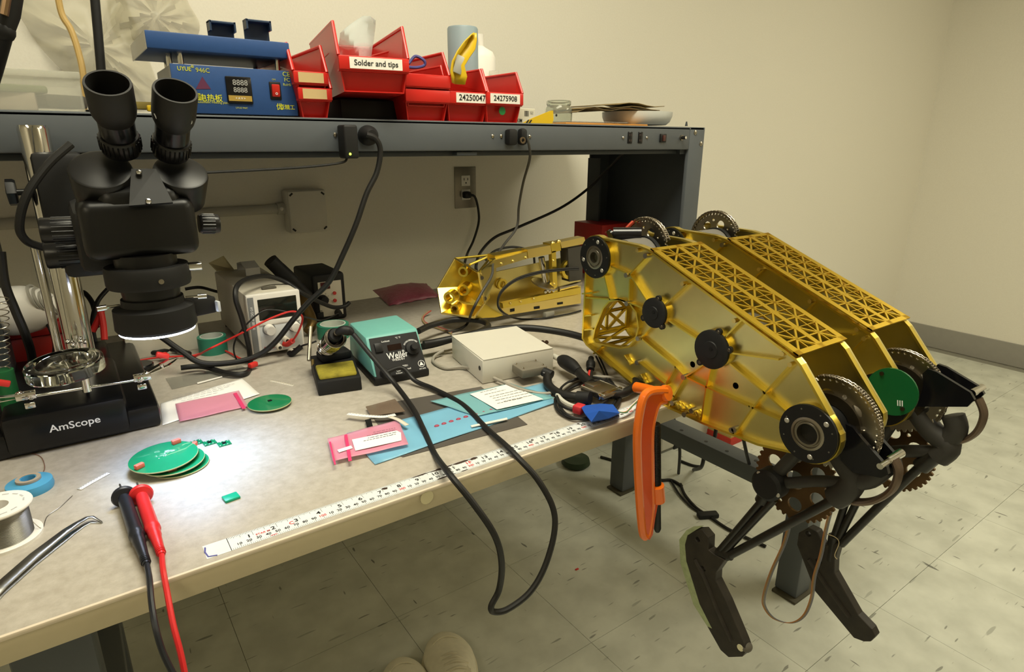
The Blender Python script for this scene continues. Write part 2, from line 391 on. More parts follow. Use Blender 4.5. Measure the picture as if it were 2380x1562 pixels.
def side_plate(x, name, parent, outer=True):
    d = .013
    if outer:
        p = B().prx(OUT, x+d-.003, x+d, [HOLE]).build(name, gold_panel, parent, 0)
        r = B(); r.prx(OUT, x, x+d-.003, [inset(OUT, .0035)]).build('rim', gold, p, 0)
        B().prx(inset(HOLE, -.0028), x+.001, x+d-.003, [HOLE]).build('hole_rim', gold, p, 0)
        for seg in RIBS:
            b = B()
            for a, c in zip(seg[:-1], seg[1:]):
                A, C = yz(*a), yz(*c); dv = V((C[0]-A[0], C[1]-A[1])); L = dv.length; dv.normalize(); nv = V((-dv.y, dv.x))*.00125
                e = dv*.001
                b.prx([(A[0]-e.x-nv.x, A[1]-e.y-nv.y), (C[0]+e.x-nv.x, C[1]+e.y-nv.y), (C[0]+e.x+nv.x, C[1]+e.y+nv.y), (A[0]-e.x+nv.x, A[1]-e.y+nv.y)], x+.001, x+d-.0025)
            b.build('rib', gold, p, 0)
        for c, r_ in ((yz(1522, 727), .0235), (yz(1655, 812), .0285)):
            B().lathe([(r_*.7, .002), (r_, .001), (r_, d-.002)], (x, c[0], c[1]), (1, 0, 0), 28).build('boss', gold, p)
        for c, r_ in ((HP, .037), (KN, .04)):
            B().ring((x, c[0], c[1]), (1, 0, 0), r_-.004, r_, d-.002, 36).build('bearing_boss', gold, p)
        for q in ((1455, 640), (1456, 706), (1482, 787), (1588, 877), (1500, 595), (1541, 897), (1562, 937), (1706, 999), (1700, 1000), (1607, 955), (1480, 843), (1590, 964)):
            c = yz(*q); B().cyl((x-.001, c[0], c[1]), (x+d-.003, c[0], c[1]), .0042, n=12).build('stud', steel, p)
        for q in ((1480, 582), (1585, 660), (1705, 746), (1817, 823), (1835, 848)):
            c = yz(*q); B().cyl((x+.0, c[0], c[1]), (x+d-.003, c[0], c[1]), .0034, n=10).build('stud', gold_lite, p)
        for q in ((1452, 833), (1458, 842), (1490, 878), (1494, 886), (1572, 944), (1580, 948), (1612, 960), (1620, 964), (1596, 952)):
            c = yz(*q); B().box((x+.006, c[0], c[1]), (.009, .0042, .012), .001, M.Rotation(-.9, 3, 'X')).build('cable_tab', gold, p)
    else:
        p = B().prx(OUT, x-.004, x).build(name, gold_panel, parent, 0)
        B().prx(OUT, x-.012, x-.003, [inset(OUT, .0035)]).build('rim', gold, p, 0)
        B().prx(inset(OUT, .0004), x, x+.0015, [inset(OUT, .004)]).build('edge', gold_lite, p, 0)
    return p
def sprocket(c, x, r, name, parent, m=steel, teeth=36, th=.003, a0=0, holes=6):
    pts = []
    for i in range(teeth*2):
        a = a0+PI*i/teeth; q = r if i % 2 else r-.004
        pts += [(c[0]+q*math.cos(a-.02), c[1]+q*math.sin(a-.02)), (c[0]+q*math.cos(a+.02), c[1]+q*math.sin(a+.02))]
    hs = [circ((c[0]+r*.6*math.cos(a0+2*PI*k/holes), c[1]+r*.6*math.sin(a0+2*PI*k/holes)), r*.17, 16) for k in range(holes)]
    hs += [circ((c[0]+r*.72*math.cos(a0+2*PI*(k+.5)/holes), c[1]+r*.72*math.sin(a0+2*PI*(k+.5)/holes)), r*.05, 8) for k in range(holes)]
    hs.append(circ(c, r*.22, 18))
    return B().prx(pts, x-th/2, x+th/2, hs).build(name, m, parent, 0)
def chain(c, x, r, a0, a1, n, parent, tail=()):
    ch = thing_part = None; b = B()
    pts = [(c[0]+r*math.cos(a0+(a1-a0)*i/n), c[1]+r*math.sin(a0+(a1-a0)*i/n)) for i in range(n+1)] + list(tail)
    first = None
    for i in range(len(pts)-1):
        p, q = pts[i], pts[i+1]; m_ = ((p[0]+q[0])/2, (p[1]+q[1])/2); an = math.atan2(q[1]-p[1], q[0]-p[0]); L = math.hypot(q[0]-p[0], q[1]-p[1])
        wd = .0042 if i % 2 else .0028
        for s in (-1, 1): b.box((x+s*wd, m_[0], m_[1]), (.0011, L*1.25, .0048), .0005, M.Rotation(an, 3, 'X'), 1)
        b.cyl((x-.0055, p[0], p[1]), (x+.0055, p[0], p[1]), .0019, n=8)
    return b.build('chain', mat('chain_steel', '9A9182', .28, 1, .3, 300), parent)
def mesh_cover(x0, x1, parent):
    A = V((0, .0545, 1.120)); C = V((0, -.209, 1.017)); d = (C-A); L = d.length; d.normalize(); up = V((0, -d.z, d.y)); up = up if up.z > 0 else -up
    up = up.normalized(); W = x1-x0; base = A + V((x0, 0, 0)) + up*.0002; u = V((1, 0, 0)); cov = B()
    th = .0022
    def bar(p, q, w):
        P, Q = V(p), V(q); e = (Q-P).normalized(); nn = V((-e.y, e.x))*w/2
        cov.prism([(P.x-nn.x, P.y-nn.y), (Q.x-nn.x, Q.y-nn.y), (Q.x+nn.x, Q.y+nn.y), (P.x+nn.x, P.y+nn.y)], base, u, d, -th, 0) if True else None
    fr = .012
    for a, c, wd in (((fr/2, 0), (fr/2, L), fr), ((W-fr/2, 0), (W-fr/2, L), fr), ((0, .004), (W, .004), .008), ((0, L-.004), (W, L-.004), .008), ((W/2, 0), (W/2, L), .010)): bar(a, c, wd)
    nb = 7
    for c0, c1 in ((fr-.001, W/2-.004), (W/2+.004, W-fr+.001)):
        for k in range(nb):
            y0 = .007+(L-.014)*k/nb; y1 = .007+(L-.014)*(k+1)/nb; ym = (y0+y1)/2; xm = (c0+c1)/2
            bar((c0, y0), (c1, y1), .0031); bar((c1, y0), (c0, y1), .0031); bar((c0, ym), (c1, ym), .0024); bar((xm, y0), (xm, y1), .0024)
            if k: bar((c0, y0), (c1, y0), .0012)
            # little gusset at the star centre
            cov.prism([(xm-.005, ym), (xm, ym-.007), (xm+.005, ym), (xm, ym+.007)], base, u, d, -th, 0)
    o = cov.build('mesh_cover', mat('gold_sheet', 'EBC640', .38, 1, .06, 30), parent, 0)
    for k in range(10):
        for xx in (fr*.5, W-fr*.5) + ((W/2,) if k % 2 == 0 else ()):
            p = base + u*xx + d*(.006+(L-.012)*k/9) + up*.0003
            B().lathe([(0, .0012), (.0016, .001), (.0022, 0), (.0022, -.001)], p, up, 10).build('screw', mat('brass_screw', '5B4A22', .4, 1), o)
    return o
def bearing(x, c, r, parent, steelr, holer, nscrew, a0):
    b = B().ring((x-.004, c[0], c[1]), (1, 0, 0), steelr*.98, r, .005, 40).build('bearing_flange', black, parent)
    B().lathe([(steelr, .001), (steelr, -.0005), (steelr*.86, -.001), (steelr*.82, .001), (steelr*.74, .001), (steelr*.7, -.0015), (holer, -.0015), (holer, .03)], (x-.0035, c[0], c[1]), (1, 0, 0), 32).build('ball_bearing', steel, b)
    B().cyl((x+.006, c[0], c[1]), (x+.012, c[0], c[1]), holer*1.05).build('bore', mat('bore_dark' if holer > .012 else 'bore_grey', '15140F' if holer > .012 else '4A4A38', .5), b)
    for k in range(nscrew):
        a = a0+2*PI*k/nscrew; rr = (r+steelr)/2
        B().lathe([(0, .0012), (.0028, .001), (.0036, 0), (.0036, -.001)], (x-.004, c[0]+rr*math.cos(a), c[1]+rr*math.sin(a)), (-1, 0, 0), 12).build('screw', mat('light_screw', 'B8B4AA', .4, .4), b)
    for k in range(8):
        a = a0+.4+2*PI*k/8; rr = (r*.85)
        B().cyl((x-.0045, c[0]+rr*math.cos(a), c[1]+rr*math.sin(a)), (x-.003, c[0]+rr*math.cos(a), c[1]+rr*math.sin(a)), .0011, n=8).build('screw_hole', mat('hole_grey', '57544c', .5), b)
    return b
def cap(x, c, r, parent, lugs):
    b = B().lathe([(0, .0075), (r*.42, .0075), (r*.45, .006), (r*.9, .006), (r, .0045), (r, 0)], (x+.0015, c[0], c[1]), (-1, 0, 0), 36)
    for a in lugs: b.cyl((x+.0015, c[0]+r*1.04*math.cos(a), c[1]+r*1.04*math.sin(a)), (x-.003, c[0]+r*1.04*math.cos(a), c[1]+r*1.04*math.sin(a)), .0052, n=14)
    o = b.build('motor_cap', blackm, parent)
    for a in lugs: B().lathe([(0, .001), (.002, .0008), (.0028, 0)], (x-.003, c[0]+r*1.04*math.cos(a), c[1]+r*1.04*math.sin(a)), (-1, 0, 0), 10).build('screw', darksteel, o)
    B().cyl((x-.0062, c[0]-.002, c[1]+.002), (x-.0068, c[0]-.002, c[1]+.002), .0028, n=12).build('centre_hole', mat('void', '050505', .8), o)
    return o
carbon = mat('carbon_tube', '201E1A', .38, 0, .5, 160, .02)
carbonm = mat('carbon_knuckle', '33312D', .6, 0, .25, 40)
drumgrey = mat('grey_drum', '6E6A63', .55)
hoopm = mat('brown_hoop', '6A5A4C', .35, .6, .15, 40)

robot = thing('walking_robot', (.8, .0, T), 'pair of gold robot legs with black feet hanging over the bench edge', 'robot')
near = [side_plate(X1, 'thigh_side_plate', robot), side_plate(X2, 'thigh_inner_plate', robot, False)]
far = [side_plate(X3, 'thigh_side_plate', robot), side_plate(X4, 'thigh_inner_plate', robot, False)]
for x0, x1 in ((X1, X2), (X3, X4)):
    mesh_cover(x0, x1, robot)
    bearing(x0, HP, .0365, robot, .0205, .0095, 3, PI*.5+.25)
    bearing(x0, KN, .0395, robot, .0225, .0140, 3, PI*.75)
    cap(x0, yz(1522, 727), .0245, robot, (PI*.5+.25, PI+.8, -.55)); cap(x0, yz(1655, 812), .0295, robot, (PI*.5+.3, PI-.45+.2, -.95))
    # floor panel of the thigh, lattice bottom and cross struts
    lo = [yz(*p) for p in ((1352, 787), (1480, 905), (1632, 986), (1760, 1036))]
    for a, c in zip(lo[:-1], lo[1:]):
        b = B(); n = max(2, int(math.hypot(c[0]-a[0], c[1]-a[1])/.03)); W = x1-x0-.024
        for k in range(n):
            p0 = V((x0+.012, a[0]+(c[0]-a[0])*k/n, a[1]+(c[1]-a[1])*k/n)); p1 = V((x0+.012, a[0]+(c[0]-a[0])*(k+1)/n, a[1]+(c[1]-a[1])*(k+1)/n)); ww = V((W, 0, 0))
            for s_, e_ in ((p0, p0+ww), (p0, p1+ww), (p1, p0+ww), (p1, p1+ww)): b.tube([s_, e_], .0032, 6)
        b.build('bottom_lattice', gold, robot, 0)
    b = B(); za, zb_ = yz(1352, 780)[1], yz(1351, 640)[1]; yb_ = yz(1352, 720)[0]-.004; n = 3; W = x1-x0-.024
    for k in range(n):
        for m2 in range(2):
            p0 = V((x0+.012+W*m2/2, yb_, za+(zb_-za)*k/n)); p1 = V((x0+.012+W*(m2+1)/2, yb_, za+(zb_-za)*(k+1)/n))
            for s_, e_ in ((p0, p1), (V((p0.x, yb_, p1.z)), V((p1.x, yb_, p0.z))), (p0, V((p1.x, yb_, p0.z))), (p0, V((p0.x, yb_, p1.z))), (V((p0.x, yb_, p1.z)), p1)): b.tube([s_, e_], .0034, 6)
    b.build('back_lattice', gold, robot, 0)
    for q in ((1352, 700), (1600, 850), (1700, 900)):
        c = yz(*q); B().cyl((x0+.01, c[0], c[1]), (x1-.01, c[0], c[1]), .005, n=12).build('cross_bar', gold, robot)
    c = yz(1640, 800); B().cyl((x0+.013, c[0], c[1]), (x1-.006, c[0], c[1]), .03, n=28).build('motor', drumgrey, robot)
    c = yz(1522, 727); B().cyl((x0+.013, c[0], c[1]), (x1-.006, c[0], c[1]), .024, n=28).build('motor', drumgrey, robot)
    # knee sprocket and chain
    xm = x0+.052
    sprocket(KN, xm, .0635, 'knee_sprocket', robot, steel, 44, .0035, .3)
    B().ring((xm-.008, KN[0], KN[1]), (1, 0, 0), .030, .044, .016, 36).build('gear_ring', darksteel, robot)
    B().cyl((xm-.03, KN[0], KN[1]), (x1-.006, KN[0], KN[1]), .029, n=28).build('knee_drum', blackm, robot)
    chain(KN, xm, .065, 1.2, 3.55, 40, robot, ())
    # drive chain running inside the thigh
    dv = V((KN[0]-HP[0], KN[1]-HP[1])).normalized(); t0 = (KN[0]+.0715*math.cos(1.2), KN[1]+.0715*math.sin(1.2))
    # hip drum and sprocket
    hc = at(1466, 604, x=.70); off = x0-X1
    B().lathe([(0, 0), (.036, 0), (.036, .05), (.033, .052), (0, .052)], (x0+.022, hc.y, hc.z), (1, 0, 0), 36).build('hip_drum', drumgrey, robot)
    B().ring((x0+.070, hc.y, hc.z), (1, 0, 0), .024, .0385, .008, 36).build('drum_collar', blackm, robot)
    sc_ = at(1500, 577, x=.752); rr = abs(at(1500, 508, x=.752).z-sc_.z)*1.02
    sprocket((sc_.y, sc_.z), x0+.092, rr-.002, 'hip_sprocket', robot, steel, 42, .0035, .9)
    chain((sc_.y, sc_.z), x0+.092, rr, .1, 2.75, 36, robot)
b = B().tube([at(1425, 545, x=.695), at(1490, 545, x=.73)], .0125, 16).tube([at(1418, 548, x=.69), at(1423, 545, x=.694)], .0105, 14)
b.build('hip_actuator', blackg, robot)
B().cable([at(1452, 540, x=.73), at(1458, 530, x=.735), at(1472, 516, x=.745)], .004, 4).build('spring', mat('red_spring', 'A8402C', .4, .5), robot)
g = at(2074, 910, x=.846); pd = B().cyl((.846, g.y, g.z), (.843, g.y, g.z), .035, n=36).build('encoder_board', mat('dark_pcb', '0A5A2E', .35, coat=.3), robot, label='round green encoder board on the far knee')
for q in ((2050, 868), (2098, 950)): c = at(*q, x=.8425); B().cyl(c, c+V((-.002, 0, 0)), .003, n=10).build('screw', darksteel, pd)
lettering('III', .012, at(2092, 938, x=.8428), (0, -1, .2), (0, .2, 1), whitetxt, pd)

# --- lower legs
def T3(l, x, dx=0): return [at(px, py, x=x+dx) for px, py in l]
def lower(x, P, lab):
    def tb_(l, r, nm, m, n=12, dx=0, k=5): return B().tube(cr(T3(l, x, dx), k), r, n).build(nm, m, robot)
    for l, r, nm in P['tubes']: tb_(l, r, nm, carbonm if nm == 'knuckle' else carbon)
    for l in P['hoop']:
        pts = cr(T3(l, x, 0), 6); bb = B()
        bb.tube(pts, .0042, 8); bb.m = M.Translation((.008, 0, 0)); bb.tube(pts, .0042, 8); bb.m = M.Translation((.004, 0, 0)); bb.tube(pts, .0042, 8)
        bb.build('spring_hoop', hoopm, robot)
    for q, r in P['plates']:
        poly = [at(px, py, x=x) for px, py in q]
        for dx in (-.02, .014): B().prx([(p.y, p.z) for p in poly], x+dx, x+dx+.006).build('crank_plate', blackg, robot, 0)
    for (px, py), r, dx in P['caps']:
        c = at(px, py, x=x+dx); o = B().lathe([(0, .014), (r*.8, .014), (r, .010), (r, -.012), (0, -.012)], c, (-1, 0, 0), 28).build('ankle_cap', blackm, robot)
        for a in (.9, 3.4): B().lathe([(0, .0015), (.003, .001), (.004, 0)], c+V((-.012, -.85*r*math.cos(a)*-1, .85*r*math.sin(a)*.9)), (-1, 0, 0), 10).build('screw', mat('light_screw', 'B8B4AA'), o)
    for (px, py), r, dx in P['pins']:
        c = at(px, py, x=x+dx); B().cyl(c+V((-.008, 0, 0)), c+V((.03, 0, 0)), r, n=16).build('pin', chrome, robot)
    for (px, py), r, dx in P['sprk']:
        c = at(px, py, x=x+dx); sprocket((c.y, c.z), x+dx, r, 'ankle_sprocket', robot, mat('brown_steel', '6B5338', .4, .8, .2, 40), 40, .004, .4, 6)
    f = [at(px, py, x=x) for px, py in P['foot']]; fp = [(p.y, p.z) for p in f]
    hs = [circ((at(px, py, x=x).y, at(px, py, x=x).z), r, 12) for (px, py), r in P['fholes']]
    fo = B().prx(fp, x-.009, x+.009, hs); o = fo.build('foot', mat('worn_carbon', '2C2720', .55, 0, .7, 55, .1), robot, 0)
    bv = o.modifiers.new('bevel', 'BEVEL'); bv.width = .003; bv.segments = 2; bv.limit_method = 'ANGLE'
    if P.get('ridge'): B().tube(cr(T3(P['ridge'], x, -.009), 5), [.004]*(5*(len(P['ridge'])-1)+1), 8).build('foot_ridge', mat('worn_carbon', '2C2720'), o)
    if P.get('pad'):
        pp = [at(px, py, x=x) for px, py in P['pad']]
        B().prx([(p.y, p.z) for p in pp], x-.0098, x+.0098).build('heel_pad', mat('green_pad', '9DA77E', .7, 0, .35, 120), o, 0, label='worn pale green pad strip')
    if P.get('toe'):
        c = at(*P['toe'], x=x); B().ball(c, .0085, 8, (1.25, 1, 1)).build('toe_tip', mat('dark_toe', '5A554B', .6), o); B().prx(circ((c.y+.006, c.z-.001), .006, 10), x-.0102, x+.0102).build('toe_wrap', mat('cream_wrap', 'D8D2AE', .6), o)
    return o
NEAR = dict(
    tubes=[([(1925, 1010), (1965, 1075), (1985, 1110), (1968, 1140), (1940, 1158)], .0165, 'knuckle'), ([(1978, 1118), (2020, 1112), (2055, 1085)], .0135, 'knuckle'), ([(1790, 1120), (1840, 1122), (1900, 1118), (1960, 1122)], .0085, 'knuckle'), ([(1795, 1112), (1840, 1065), (1880, 1025)], .010, 'knuckle'),
           ([(1770, 1165), (1668, 1285)], .0058, 'strut'), ([(1800, 1160), (1682, 1285)], .0058, 'strut'), ([(1945, 1158), (1688, 1295)], .0068, 'strut'), ([(1786, 1135), (1770, 1165)], .0105, 'strut_socket'), ([(1935, 1162), (1958, 1148)], .011, 'strut_socket'), ([(1668, 1283), (1700, 1292)], .008, 'strut_socket')],
    hoop=[[(2075, 1068), (2085, 1100), (2070, 1140), (2030, 1165), (1985, 1168), (1960, 1150)]],
    plates=[([(1962, 985), (1975, 973), (2000, 985), (2020, 1010), (2078, 1075), (2082, 1092), (2065, 1100), (2000, 1088), (1972, 1060)], 0)],
    caps=[((1790, 1124), .0245, -.008)], pins=[((2068, 1068), .006, 0), ((2052, 1080), .004, -.02)], sprk=[((1850, 1115), .066, .03)],
    foot=[(1592, 1245), (1606, 1229), (1640, 1228), (1655, 1246), (1654, 1274), (1668, 1285), (1692, 1298), (1672, 1326), (1671, 1345), (1696, 1395), (1736, 1490), (1742, 1508), (1733, 1521), (1700, 1522), (1682, 1506), (1625, 1405), (1592, 1300)],
    pad=[(1587, 1250), (1604, 1228), (1628, 1226), (1606, 1240), (1600, 1262), (1603, 1300), (1634, 1400), (1662, 1455), (1652, 1450), (1620, 1400), (1590, 1305)],
    ridge=[(1615, 1300), (1640, 1350), (1668, 1420), (1700, 1490)], fholes=[((1629, 1250), .0045), ((1641, 1318), .0052)], toe=(1736, 1504))
FAR = dict(
    tubes=[([(2125, 945), (2165, 1000), (2205, 1035), (2180, 1062)], .0165, 'knuckle'), ([(2190, 1035), (2222, 1000), (2215, 965)], .0150, 'knuckle'), ([(2010, 1070), (2080, 1050), (2170, 1050)], .010, 'knuckle'), ([(2020, 1065), (2060, 1000), (2090, 960)], .010, 'knuckle'),
           ([(1968, 1160), (1940, 1245)], .0062, 'strut'), ([(1995, 1160), (1950, 1250)], .0062, 'strut'), ([(2150, 1075), (2080, 1140), (1955, 1265)], .0068, 'strut'), ([(2175, 1055), (2140, 1085)], .0125, 'strut_socket'), ([(1932, 1300), (1940, 1245)], .010, 'strut_socket')],
    hoop=[[(2272, 928), (2284, 965), (2268, 1005), (2235, 1025), (2190, 1028)]],
    plates=[([(2158, 862), (2170, 851), (2190, 858), (2268, 905), (2278, 922), (2262, 938), (2145, 938), (2160, 890)], 0)],
    caps=[((2020, 1062), .022, -.006)], pins=[((2262, 912), .006, 0)], sprk=[((2075, 1055), .062, .03)],
    foot=[(1858, 1262), (1862, 1235), (1885, 1222), (1905, 1232), (1918, 1262), (1935, 1262), (1958, 1258), (1946, 1300), (1945, 1328), (2000, 1425), (2032, 1458), (2040, 1475), (2030, 1486), (2012, 1486), (1990, 1478), (1900, 1370)],
    pad=None, ridge=[(1880, 1300), (1920, 1360), (1975, 1435)], fholes=[((1884, 1237), .0048), ((1908, 1300), .0052)], toe=None)
lower(.718, NEAR, 'near'); lower(.915, FAR, 'far')

# ------------------------------------------------------------------ hanging ribbon cable
rc = thing('ribbon_cable', at(1840, 1447, x=.86), 'thin orange and grey ribbon cable hanging between the robot feet', 'cable')
path = [at(px, py, x=x) for px, py, x in ((1836, 1215, .80), (1822, 1265, .80), (1793, 1330, .80), (1776, 1385, .81), (1778, 1412, .82), (1800, 1438, .84), (1838, 1448, .86), (1868, 1432, .87), (1886, 1392, .88), (1893, 1340, .88), (1908, 1290, .88), (1920, 1230, .88), (1938, 1160, .88), (1942, 1130, .88))]
for i, (m_, dx) in enumerate(((mat('wire_orange', 'B0713C', .5), -.0018), (mat('wire_tan', '9C8250', .5), -.0006), (mat('wire_grey', '8B8078', .5), .0006), (mat('wire_blue', '7A7F8C', .5), .0018))):
    b = B(); b.m = M.Translation((dx, -dx, 0)); b.cable(path, .0008, 6, 5); b.build('strand', m_, rc)
B().cable([at(1915, 1240, x=.90), at(1940, 1248, x=.90), at(1950, 1262, x=.905), at(1940, 1290, x=.90), at(1946, 1300, x=.90)], .0007, 6, 5).build('zip_string', mat('string', 'C9B892', .7), robot)
# ------------------------------------------------------------------ stereo microscope
mic = thing('stereo_microscope', (-.1, .5, T), 'black binocular stereo microscope on a chrome pillar over the bench', 'microscope')
MX, MY = -.012, .25
micb = mat('microscope_enamel', '0C0C0D', .38, 0, .12, 60, .02)
def ml(prof, nm, m=micb, par=mic, n=48, ax=(0, 0, 1), o=None): return B().lathe(prof, o or (MX, MY, 0), ax, n).build(nm, m, par)
# ring light
rl = ml([(.026, 1.098), (.034, 1.098), (.035, 1.090), (.0445, 1.086), (.0455, 1.062), (.043, 1.058), (.030, 1.058), (.026, 1.062), (.026, 1.098)], 'ring_light', blackm)
led = mat('led_ring', 'FFFFFF', .4, emit='DDE6FF', estr=28)
B().ring((MX, MY, 1.0555), (0, 0, 1), .033, .042, .0025, 48).build('led_strip', led, rl)
B().box((MX+.055, MY+.012, 1.076), (.03, .02, .022), .003, M.Rotation(.3, 3, 'Z')).build('switch_box', blackm, rl)
B().box((MX+.072, MY+.006, 1.074), (.004, .012, .014), .001, M.Rotation(.3, 3, 'Z')).build('switch', mat('pale_switch', 'CFD6E0', .4), rl)
for a in (.1, 2.9): 
    d = V((math.cos(a), math.sin(a)*.3-.25, 0)).normalized(); p = V((MX, MY, 1.0935))
    B().cyl(p+d*.036, p+d*.055, .0016, n=8).cyl(p+d*.05, p+d*.060, .0034, n=12).build('thumb_screw', chrome, rl)
ml([(0, 1.098), (.031, 1.098), (.0335, 1.118), (.0335, 1.152), (0, 1.152)], 'objective_barrel')
hr = ml([(.034, 1.112), (.0445, 1.113), (.046, 1.117), (.046, 1.134), (.0445, 1.138), (.034, 1.138)], 'holder_ring', blackm)
B().cyl((MX+.044, MY-.01, 1.132), (MX+.058, MY-.012, 1.132), .0055, n=14).build('clamp_screw', chrome, hr)
B().cyl((MX+.008, MY-.0455, 1.124), (MX+.008, MY-.047, 1.124), .003, n=10).build('set_screw', steel, hr)
# body
B().box((MX, MY+.024, 1.183), (.118, .100, .068), .013, None, 4).build('body', micb, mic)
B().box((MX+.004, MY+.012, 1.212), (.085, .07, .04), .015, None, 3).build('body_neck', micb, mic)
kn = mat('knob_black', '121214', .3, 0, .2, 60)
def knob(a, b, r, par=mic, nm='knob', ribs=18):
    a, b = V(a), V(b); k = B().lathe([(0, 0), (r*.92, 0), (r, .002), (r, (b-a).length-.002), (r*.93, (b-a).length), (0, (b-a).length)], a, b-a, 28)
    u, v, w_ = frame(b-a)
    for i in range(ribs):
        q = 2*PI*i/ribs; p = a+(u*math.cos(q)+v*math.sin(q))*r; k.tube([p+w_*.003, p+w_*((b-a).length*.75)], .0007, 4)
    return k.build(nm, kn, par)
K = knob(at(462, 520, y=MY+.02), at(509, 520, y=MY+.02), .0122, nm='zoom_knob')
pk = at(205, 532, y=.33); knob(pk, pk+V((-.048, .004, .001)), .0155, nm='zoom_knob')
pk = at(225, 585, y=.37); knob(pk, pk+V((-.055, .004, 0)), .0175, nm='focus_knob')
# angled eyepiece tubes
def eyepiece(base, top, rr, hc):
    b_, t_ = base, top; ax = (t_-b_); L = ax.length; ax.normalize()
    h = B().lathe([(0, -.046), (rr-.003, -.046), (rr, -.042), (rr+.0005, -.004), (rr-.0005, -.001), (rr-.003, .0), (0, .0)], hc, ax, 40).build('prism_housing', micb, mic)
    dr = B().lathe([(.012, .0), (.0195, .002), (.0205, .006), (.0205, .022), (.0195, .024), (.012, .024)], b_, ax, 40)
    u, v, w_ = frame(ax)
    for i in range(26):
        q = 2*PI*i/26; p = b_+(u*math.cos(q)+v*math.sin(q))*.0206; dr.tube([p+w_*.007, p+w_*.021], .001, 4)
    dr.build('diopter_ring', kn, mic)
    tube_ = B().lathe([(.012, .022), (.0178, .022), (.0182, .03), (.0182, .046), (.012, .046)], b_, ax, 40).build('eyepiece_tube', blackg, mic)
    cup = B().lathe([(.0182, .044), (.0215, .052), (.0228, .060), (.0228, L-.002), (.0222, L), (.0200, L), (.0190, L-.012), (.0172, .05), (.0150, .047), (.0146, .042), (0, .042)], b_, ax, 40).build('eye_cup', rubber, tube_)
    B().lathe([(0, .0465), (.008, .046), (.0140, .0445)], b_, ax, 24).build('lens', mat('coated_lens', '1A1D18', .05, 0, .05, 5), tube_)
    B().ring(b_+ax*.0435, ax, .0138, .0155, .0012, 32).build('lens_rim', mat('bronze_rim', '5A5238', .35, .8), tube_)
    return tube_, ax
e1, ax1 = eyepiece(at(284, 352, y=.262), at(250, 192, y=.205), .0315, at(233, 392, y=.250))
e2, ax2 = eyepiece(at(397, 360, y=.262), at(408, 210, y=.205), .0295, at(421, 398, y=.250))
# scale print round the right eyepiece
nrm = V((0, -.72, .0)) ; uu = V((1, -.12, -.16)).normalized(); vv = V((.05, -.5, .85)); vv = (vv-uu*vv.dot(uu)).normalized()
c = at(403, 277, y=.212)
lettering('WF10X/20', .0085, c, uu, vv, whitetxt, e2, t=.0006)
# bridge plate with two bright screws
q = [at(305, 392, y=.222), at(362, 392, y=.222), at(402, 470, y=.200), at(300, 478, y=.200)]
br = B().plate(q, .004).build('bridge_plate', micb, mic, 0)
for p in ((323, 401), (345, 468)): scr(at(p[0], p[1], y=.2165 if p[1] < 450 else .198), (0, -.8, .5), .0032, br, chrome)
# arm, focus rack and pillar
B().box((MX-.03, .38, 1.165), (.07, .2, .075), .01).build('focus_block', blackm, mic)
B().span(tuple(at(66, 354, y=.505)), (at(190, 354, y=.505).x, .560, at(100, 606, y=.505).z), .008).build('arm_clamp', blackm, mic)
B().box((MX-.055, .44, 1.14), (.055, .16, .06), .008).build('boom_arm', blackm, mic)
PX, PY = -.0985, .535
B().lathe([(0, T+.04), (.0188, T+.03), (.0188, 1.296), (.0172, 1.301), (0, 1.301)], (PX, PY, 0), (0, 0, 1), 40).build('pillar', chrome, mic)
B().lathe([(0, T+.04), (.006, T+.04), (.006, 1.13), (0, 1.13)], (PX-.028, PY+.012, 0), (0, 0, 1), 16).build('guide_rod', chrome, mic)
p = at(40, 447, y=.53); B().cyl(p+V((.02, 0, 0)), p, .0045, n=12).lathe([(0, 0), (.017, 0), (.019, .003), (.019, .011), (0, .013)], p, (-1, 0, 0), 7).build('lock_knob', kn, mic)
# base
bs = B().span((-.34, .385, T), (-.016, .775, T+.036), .008)
bs.span((-.20, .378, T+.004), (-.056, .60, T+.060), .010)
base = bs.build('base', mat('base_enamel', '0B0B0D', .3, 0, .12, 80, .03), mic)
B().span((-.30, .60, T+.03), (-.06, .765, T+.045), .006).build('base_step', mat('base_enamel', '0B0B0D'), mic)
lettering('AmScope', .0145, at(175, 986, y=.3775), (1, 0, 0), (0, 0, 1), whitetxt, base, xs=1.05)
ring_lamp = bpy.data.lights.new('ring_led_light', 'AREA'); ring_lamp.shape = 'DISK'; ring_lamp.size = .08; ring_lamp.energy = .20; ring_lamp.color = (.34, .57, 1); ring_lamp.spread = math.radians(84)
rlo = bpy.data.objects.new('ring_led_light', ring_lamp); COL.objects.link(rlo); rlo.parent = mic; rlo.location = V((MX, MY, 1.0545))-_w(mic); rlo.rotation_euler = (math.radians(-7), math.radians(-9), 0)
# power lead of the microscope arm
B().cable([at(165, 335, y=.49), at(110, 385, y=.48), at(62, 455, y=.47), at(45, 525, y=.47), at(62, 560, y=.48), at(100, 575, y=.495)], .0055, 7, 10).build('microscope_lead', rubber, label='thick black lead looping beside the microscope arm', cat='cable')

